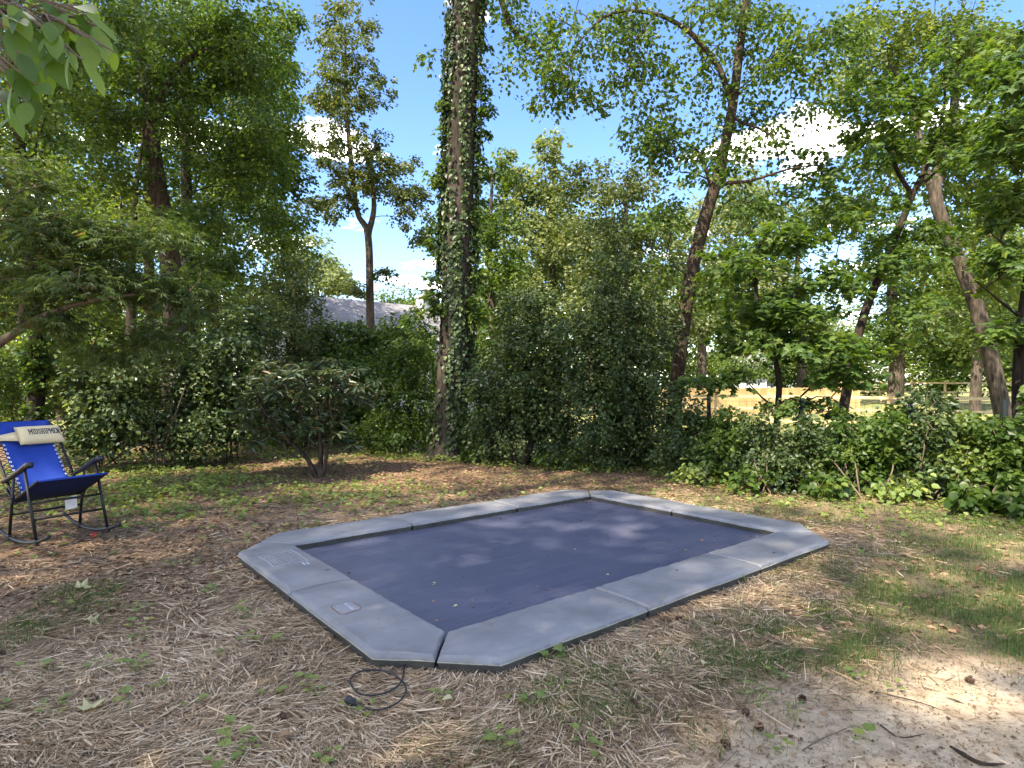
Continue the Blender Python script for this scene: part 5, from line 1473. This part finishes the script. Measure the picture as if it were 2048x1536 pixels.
# far wood edge: single trees one behind another
far = [(-260, 46, 470), (-90, 44, 500), (70, 50, 520), (240, 48, 540), (400, 52, 555), (560, 60, 590), (790, 62, 580), (960, 52, 520), (1080, 48, 560), (1230, 46, 500), (1360, 50, 520), (1480, 54, 590), (1650, 56, 600), (1700, 48, 660), (1870, 50, 560), (2000, 46, 500), (2140, 48, 470), (2300, 44, 460), (880, 58, 590)]
fl_ = [('broad pale', 'over the field'), ('rounded green', 'beyond the thicket'), ('light green', 'behind the houses')]
protos = []
for i in range(5):
    px, Y = 1024, 50
    mid_tree('distant tree in the wood edge closing the view', px, Y,
             [(px, 520, 75, 55, Y, 3, 22, 1.5), (px - 55, 590, 75, 60, Y, 3, 22, 1.5), (px + 55, 600, 75, 60, Y, 3, 22, 1.5), (px - 45, 690, 80, 40, Y, 3, 20, 1.4), (px + 45, 690, 80, 40, Y, 3, 20, 1.4), (px, 748, 105, 30, Y, 3, 26, 1.3)],
             ['leaf_light', 'leaf_mid', 'leaf_pale', 'leaf_light', 'leaf_mid'][i], .36, 46, .3, nm='distant_tree', grp='distant trees closing the view')
    protos.append([o for o in col.objects if o.name.startswith('distant_tree') and o.type == 'EMPTY'][-1])
for i, (px, Y, top) in enumerate(far):
    pr = protos[i % 5]
    if i < 5: o = pr
    else:
        o = pr.copy(); col.objects.link(o)
        for ch in pr.children:
            c_ = ch.copy(); col.objects.link(c_); c_.parent = o
    p = gz(px, Y); hgt_ = (768 - top) / F * Y + CAM_H
    k_ = hgt_ / 13.3
    o['label'] = ['broad light green', 'rounded deep green', 'pale grey green', 'full light green', 'dense deep green'][i % 5] + ' distant tree in the wood edge'
    o.location = (p[0], p[1], p[2] - .1); o.scale = (max(.95, k_), max(.95, k_), k_); o.rotation_euler = (0, 0, i * 1.9)

# ================================================================== SHRUBS
bush('holly_tree', 'tall dark conical holly with glossy leaves beside the curved trunk', 'shrub', 1235, 940,
     [(1240, 880, 130, 55, 10.1, .8, 90, .24), (1235, 780, 115, 60, 10.1, .75, 90, .24), (1230, 690, 105, 50, 10.1, .6, 54, .26), (1215, 610, 70, 45, 10.1, .5, 26, .26), (1225, 530, 50, 45, 10.1, .4, 13, .26), (1222, 450, 36, 40, 10.1, .3, 7, .24), (1300, 640, 60, 24, 10.1, .4, 10, .24), (1150, 650, 50, 24, 10.1, .4, 8, .24)],
     'leaf_dark', .066, 70, T_OVAL, 'bark_dark', 4, stem_r=.06)
bush('holly_tree', 'rounded dark holly directly right of the ivy clad trunk', 'shrub', 1055, 930,
     [(1060, 860, 115, 70, 10.9, .8, 95, .25), (1050, 770, 105, 60, 10.9, .7, 80, .25), (1070, 680, 80, 50, 10.9, .6, 46, .24), (1060, 615, 50, 36, 10.9, .5, 22, .22), (965, 860, 40, 55, 11.0, .5, 24, .24)],
     'leaf_dark', .068, 66, T_OVAL, 'bark_dark', 5, stem_r=.05)
bush('evergreen_shrub', 'dark rounded shrub tucked left of the ivy clad trunk', 'shrub', 800, 905,
     [(800, 850, 80, 50, 12.3, .8, 52, .28), (790, 760, 85, 60, 12.5, .8, 60, .28), (815, 705, 60, 24, 12.6, .7, 26, .26), (720, 730, 60, 45, 13, .8, 32, .28), (850, 800, 40, 70, 12.4, .5, 24, .26)],
     'leaf_mid', .07, 56, T_OVAL, 'bark_dark', 6, stem_r=.03)
bush('vine_thicket', 'leafy thicket below the house roof left of the trunk', 'shrub', 720, 890,
     [(745, 680, 80, 24, 14, .8, 30, .26), (700, 640, 20, 24, 14, .4, 6, .2), (800, 650, 24, 18, 14, .4, 5, .2), (690, 705, 60, 30, 14.2, .8, 28, .28), (835, 680, 36, 24, 13.8, .6, 12, .24), (635, 700, 50, 60, 14, .8, 30, .3), (760, 735, 100, 50, 14, .8, 44, .3)],
     'leaf_mid', .08, 50, T_HEART, 'bark_dark', 5, stem_r=.03)
bush('tall_holly', 'tall yellow tinged holly column below the sky gap', 'shrub', 585, 900,
     [(585, 560, 46, 46, 12.8, .6, 34, .26), (580, 640, 75, 60, 12.8, .8, 60, .28), (570, 740, 85, 60, 12.8, .8, 62, .28), (590, 830, 80, 60, 12.8, .8, 50, .28), (520, 640, 40, 40, 13, .5, 16, .26)],
     'leaf_olive', .065, 56, T_OVAL, 'bark_dark', 4, stem_r=.05)
# understory on the left
for i, (px, by, blobs, lf, lb) in enumerate([
        (455, 925, [(450, 720, 70, 70, 11, .7, 44, .28), (440, 830, 80, 70, 11, .7, 44, .28), (490, 650, 50, 40, 11.3, .6, 18, .28)], 'leaf_dark', 'dark small leaved shrub between the rhododendron and the bare stems'),
        (330, 938, [(330, 720, 80, 70, 10.4, .7, 44, .28), (320, 830, 80, 70, 10.4, .7, 40, .27), (380, 870, 60, 40, 10.2, .5, 22, .24)], 'leaf_dark', 'shadowed shrub with thin bare upright stems'),
        (205, 930, [(210, 760, 80, 70, 10.0, .7, 44, .27), (200, 860, 80, 50, 9.9, .6, 34, .26)], 'leaf_dark', 'dim leafy shrub just right of the blue chair back'),
        (40, 930, [(20, 770, 60, 60, 10.6, .7, 26, .28), (-40, 700, 80, 80, 10.6, .7, 32, .28), (120, 690, 60, 50, 10.8, .6, 20, .26)], 'leaf_mid', 'shrub behind the vine covered trunk'),
        (130, 900, [(120, 720, 120, 70, 14, 1, 46, .4), (10, 800, 100, 60, 14, 1, 40, .4), (230, 780, 100, 70, 14.5, 1, 44, .4)], 'leaf_light', 'sunlit yellow green shrub deep in the left thicket'),
        (400, 885, [(380, 740, 110, 70, 15.5, 1, 50, .42), (480, 800, 90, 60, 15.5, 1, 40, .42), (330, 830, 90, 50, 15, 1, 30, .4)], 'leaf_light', 'bright shrub behind the thin bare stems'),
        (640, 880, [(640, 820, 90, 50, 15, 1, 40, .4), (560, 850, 80, 40, 14.5, 1, 34, .38), (720, 830, 80, 50, 15, 1, 34, .4)], 'leaf_mid', 'low green shrub behind the rhododendron')]):
    bush('understory_shrub', lb, 'shrub', px, by, blobs, lf, .075 if blobs[0][4] < 12 else .11, 46, T_OVAL if i % 2 else T_HEART, ['bark', 'bark_twig'][i == 1], 6 if i != 1 else 9, stem_r=.016)
# rhododendron: bare forked stems, whorls of long leathery leaves at the tips
rb = Gp(635, 952)
rh = empty('rhododendron', rb, 'rhododendron with bare forked stems and long drooping leaves', 'shrub')
sk = Skel()
for path in ([(632, 952, .045), (612, 915, .035), (575, 880, .025), (540, 840, .016), (515, 800, .010)], [(640, 952, .045), (641, 900, .036), (638, 850, .028), (625, 800, .02), (600, 745, .012)],
             [(645, 950, .035), (655, 900, .026), (664, 860, .02), (660, 800, .015), (668, 740, .010)], [(612, 915, .025), (618, 870, .018), (590, 800, .012), (560, 760, .009)], [(638, 860, .02), (655, 790, .013), (700, 750, .009)]):
    pp = [W(a, b_, rb[1] + .25 * (i % 2) * (.3 if a > 600 else -.3)) for i, (a, b_, r) in enumerate(path)]
    if path[0][1] > 940: pp[0][2] = -.02
    q_ = smooth_path(pp, 5); sk.chain(q_, np.interp(np.linspace(0, 1, len(q_)), np.linspace(0, 1, len(path)), [r for *_, r in path]))
cl, crd = blob_points([(600, 760, 125, 45, 9.6, .7, 60, .2), (540, 810, 80, 45, 9.6, .6, 34, .2), (670, 790, 80, 50, 9.6, .6, 36, .2), (590, 850, 100, 36, 9.5, .5, 34, .2), (650, 840, 60, 40, 9.7, .5, 14, .2), (680, 880, 40, 20, 9.5, .4, 6, .18), (500, 870, 50, 30, 9.6, .4, 8, .18)])
dirs = sk.grow(cl, .005)
link('stem', sk.mesh(rb, 5, 8, 'stem'), M['bark'], rh)
idx = np.repeat(np.arange(len(cl)), 15); k = len(idx); a = rng.random(k) * 6.28
el = rng.uniform(-.7, .45, k)
ax = np.stack([np.cos(a) * np.cos(el), np.sin(a) * np.cos(el), np.sin(el)], 1)
me = leaves_mesh('foliage', cl[idx] + ax * .015 + rng.normal(0, .01, (k, 3)), ax, np.stack([-.3 * np.cos(a), -.3 * np.sin(a), np.ones(k)], 1) + rng.normal(0, .25, (k, 3)), .13 + .07 * rng.random(k), T_LONG, np.clip(rng.normal(.45, .25, k), 0, 1), rb)
link('foliage', me, M['leaf_rhodo'], rh)

# hedge along the right: one shrub after another
hedge = [(1375, 955, 9.2, 800, 60, 'leaf_dark', .06, 'dark privet like shrub at the foot of the curved trunk'),
         (1450, 965, 8.9, 850, 60, 'leaf_mid', .065, 'green shrub below the boarded fence'),
         (1530, 985, 8.5, 830, 62, 'leaf_dark', .06, 'dense shrub round the young maple stem'),
         (1620, 990, 8.3, 845, 60, 'leaf_dark', .06, 'glossy shrub right of the young maple stem'),
         (1695, 995, 8.2, 850, 56, 'leaf_mid', .065, 'low mixed shrub under the slanting trunk'),
         (1765, 995, 8.1, 800, 50, 'leaf_mid', .075, 'vine covered shrub hiding the middle fence post'),
         (1850, 1002, 7.9, 795, 62, 'leaf_dark', .075, 'tall leafy shrub before the amber fence post'),
         (1930, 1008, 7.7, 830, 55, 'leaf_light', .065, 'yellow green shrub left of the black steel post'),
         (2010, 1018, 7.4, 850, 60, 'leaf_mid', .085, 'broad leaved shrub at the black steel post'),
         (2090, 1030, 7.2, 820, 70, 'leaf_mid', .08, 'bushy shrub closing the right end of the hedge')]
for i, (px, by, Y, top, rx, lf, sz, lb) in enumerate(hedge):
    top -= [26, 22, 22, 20, 16, 12, 16, 6, 14, 26][i]; h_ = by - top
    bush('hedge_shrub', lb, 'shrub', px, by, [(px, top + h_ * .28, rx * .75, h_ * .32, Y, .45, 19, .17), (px, top + h_ * .55, rx, h_ * .25, Y, .5, 36, .2), (px, top + h_ * .82, rx * 1.05, h_ * .2, Y - .1, .5, 30, .2)],
         lf, sz, 38, [T_OVAL, T_HEART][i % 2], 'bark_twig', 6, group='shrubs of the right hedge', stem_r=.014)
# leafy low plants along the foot of the hedge
for i, (px, py, lf, sz, lb) in enumerate([(1395, 975, 'leaf_weed', .07, 'pale leafy plant at the hedge foot near the curved trunk'), (1500, 985, 'leaf_mid', .075, 'low ivy clump under the maple shrub'), (1655, 1000, 'leaf_mid', .085, 'five leaved creeper clump at the hedge foot'),
                                   (1800, 1005, 'leaf_weed', .08, 'creeper with broad pale leaves below the steel post'), (1960, 1022, 'leaf_mid', .095, 'large leaved plant at the hedge end'), (1120, 940, 'leaf_mid', .06, 'low green clump at the rounded holly foot'), (955, 925, 'leaf_mid', .07, 'ivy clump at the foot of the big trunk'), (2035, 1030, 'leaf_mid', .10, 'big leaved shoots at the hedge corner'),
                                   (750, 905, 'leaf_mid', .07, 'leafy clump in the shade left of the big trunk')]):
    Y = CAM_H * F / (py - 768)
    bush('leafy_plant', lb, 'plant', px, py, [(px, py - 26, 40, 24, Y, .3, 16, .14)], lf, sz, 12, T_HEART, 'bark_twig', 4, stem_r=.006, jitter=.6, upn=1.1)

# ================================================================== TREE OVER THE LEFT CORNER, its big leaves hanging into view
sh = empty('overhanging_tree', (-4.2, .2, 0), 'tree with large smooth oval leaves hanging close overhead at the left', 'tree')
base = np.array([-4.2, .2, 0.0])
sk = Skel()
tp = smooth_path([(-4.2, .2, -.1), (-4.3, .1, 2.0), (-4.6, -.3, 4.5), (-5.0, -.8, 7.5), (-5.4, -1.2, 10.5)], 6)
sk.chain(tp, np.linspace(.28, .08, len(tp)))
lb_ = smooth_path([(-4.3, .1, 2.3), (-3.4, .7, 2.75), (-2.4, 1.25, 2.75), (-1.75, 1.6, 2.55), (-1.35, 1.75, 2.42)], 6)
a_ = int(np.argmin(np.linalg.norm(np.array(sk.p) - lb_[0], axis=1))); sk.chain(lb_, np.linspace(.05, .006, len(lb_)), a_)
def ell(n, c, r):
    q = rng.normal(size=(n, 3)); q = unit(q) * (rng.random((n, 1)) ** .4); return np.array(c) + q * np.array(r)
cl = np.concatenate([ell(34, (-5.6, -1.0, 7.5), (2.0, 1.8, 1.6))])
dirs = sk.grow(cl, .008)
link('trunk', sk.mesh(base), M['bark'], sh)
scatter_leaves('crown', cl, dirs, np.full(len(cl), .8), 46, .17, T_HEART, M['leaf_near'], sh, base, .4, .4)
# hanging leaves, one by one
nl_v, nl_f = [], []
for i in range(7):
    t_ = i / 6; w_ = .25 * math.sin(math.pi * min(1, t_ * .93 + .05)) ** .8 * (1.0 if t_ < .98 else .05)
    zc = -.16 * t_ * t_
    nl_v += [(-w_, t_, zc + .16 * w_), (0, t_, zc), (w_, t_, zc + .16 * w_)]
for i in range(6):
    for j in range(2): nl_f.append((i * 3 + j, i * 3 + j + 1, i * 3 + j + 4, i * 3 + j + 3))
lms = [np_mesh('big_leaf', np.array(nl_v), np.array(nl_f), True, np.full(21, v_)) for v_ in (.15, .4, .6, .85, 1.0)]
hang = [(40, 20, 95, 100), (120, 15, 80, 160), (20, 60, 110, 140), (100, 70, 60, 200), (60, 95, 110, 155), (35, 130, 90, 165), (195, 52, 35, 175), (215, 85, 90, 150), (165, 120, 90, 140), (10, 100, 100, 110), (75, 200, 80, 170),
        (30, 160, 100, 200), (5, 205, 90, 150), (25, 235, 75, 250), (55, 205, 75, 160), (150, 30, 60, 120), (85, 40, 70, 230), (12, 30, 90, 90), (135, 65, 60, 190), (60, 140, 70, 185), (175, 75, 55, 100), (12, 150, 80, 240), (110, 110, 70, 210),
        (230, 105, 45, 220), (45, 70, 80, 60), (2, 180, 90, 120), (20, 10, 90, 40), (80, 5, 80, 80), (180, 20, 50, 130), (100, 45, 70, 150)] + [(int(8 + 190 * ((i * 37) % 23) / 23), int(6 + 215 * ((i * 29) % 19) / 19 * (1 - .55 * ((i * 37) % 23) / 23)), 60 + (i * 13) % 40, (60 + i * 47) % 200 + 40) for i in range(26)]
tw = MB()
for i, (px, py, L_, dg) in enumerate(hang):
    Y = 1.62 + .12 * math.sin(i * 2.1)
    p = W(px, py, Y)
    o = link('leaf', lms[(i * 3) % 5], M['leaf_near'], sh, p - base)
    a = R(dg - 90)            # hanging direction in the picture plane, turned a little towards or away
    ydir = Vector((math.cos(R(dg)) * -1 if False else math.sin(R(dg)) * .6, .45 * math.sin(i * 1.7), -abs(math.cos(R(dg))) * .55 - .25)).normalized()
    zdir = Vector((.25 * math.sin(i * 3.3), -.55 + .3 * math.cos(i * 2.2), .75)); zdir = (zdir - ydir * zdir.dot(ydir)).normalized()
    xdir = ydir.cross(zdir)
    mm = Matrix((xdir, ydir, zdir)).transposed().to_4x4(); mm.translation = Vector(p - base)
    s_ = L_ / F * Y * .80
    o.matrix_local = mm @ Matrix.Diagonal((s_, s_, s_, 1))
    q_ = lb_[-1 - int(3 * random.random())] if px > 90 else lb_[-5 - int(4 * random.random())]
    tw.tube(smooth_path([np.array(q_) - base, (np.array(q_) + p) / 2 - base + np.array([0, 0, .03]), p - base], 4), [.003] * 8 + [.0018], 4)
tw.build('twig', M['bark_twig'], sh)
# tall trees behind and left of the viewer that keep the yard in shade
# openings in these crowns let the sun reach these spots of the yard
GAPS = [(2.45, 4.0, .85), (2.9, 3.1, .7), (2.3, 7.4, .8), (3.4, 7.2, .8), (4.3, 6.7, .7), (-4.1, 4.7, .75), (-1.6, 2.6, .62), (-.4, 4.5, .5), (4.6, 5.2, .7), (-.9, 9.6, .7), (1.6, 2.4, .5)]
def tall_shade(label, loc, top, blobs):
    root = empty('shade_tree', loc, label, 'tree'); base = np.array(loc, float); sk = Skel()
    t_ = np.array(top, float)
    tp = smooth_path([base - [0, 0, .1], base + (t_ - base) * [.1, .1, .3], base + (t_ - base) * [.4, .4, .65], t_], 6)
    sk.chain(tp, np.linspace(.42, .10, len(tp)))
    cl = np.concatenate([ell(n_, c_, r_) for n_, c_, r_ in blobs])
    gx_ = cl[:, 0] - to_sun.x / to_sun.z * cl[:, 2]; gy_ = cl[:, 1] - to_sun.y / to_sun.z * cl[:, 2]
    for sx_, sy_, r_ in GAPS: cl = cl[np.hypot(gx_ - sx_, gy_ - sy_) > r_] ; gx_ = cl[:, 0] - to_sun.x / to_sun.z * cl[:, 2]; gy_ = cl[:, 1] - to_sun.y / to_sun.z * cl[:, 2]
    dirs = sk.grow(cl, .01)
    link('trunk', sk.mesh(base), M['bark'], root)
    scatter_leaves('crown', cl, dirs, np.full(len(cl), .85), 34, .20, T_OVAL, M['leaf_mid'], root, base, .4, .4)
tall_shade('tall tree whose shade covers the straw and the blue chair', (-12.5, -7.5, 0), (-11.5, -7.0, 19.5), [(190, (-11.2, -6.8, 19), (4.8, 3.8, 2.4)), (70, (-15.0, -4.3, 19.5), (3.0, 2.6, 2.0))])
tall_shade('tall tree whose shade falls across the trampoline', (-6.5, -11.0, 0), (-6.2, -9.6, 20), [(190, (-7.2, -8.0, 19.5), (4.4, 3.6, 2.2))])
tall_shade('tall tree whose shade reaches the sandy corner', (-1.5, -12.5, 0), (-2.0, -10.6, 20), [(110, (-2.6, -9.8, 19.5), (3.4, 2.8, 2.0))])
tall_shade('tall tree whose shade falls over the left thicket', (-13.5, 4.5, 0), (-12.6, 4.8, 19), [(150, (-12.3, 4.9, 18.5), (4.2, 3.6, 2.6))])
tall_shade('tall tree whose shade reaches the hollies', (-9.5, -3.2, 0), (-9.3, -2.2, 20), [(90, (-9.0, -1.2, 20), (3.4, 2.2, 2.0))])
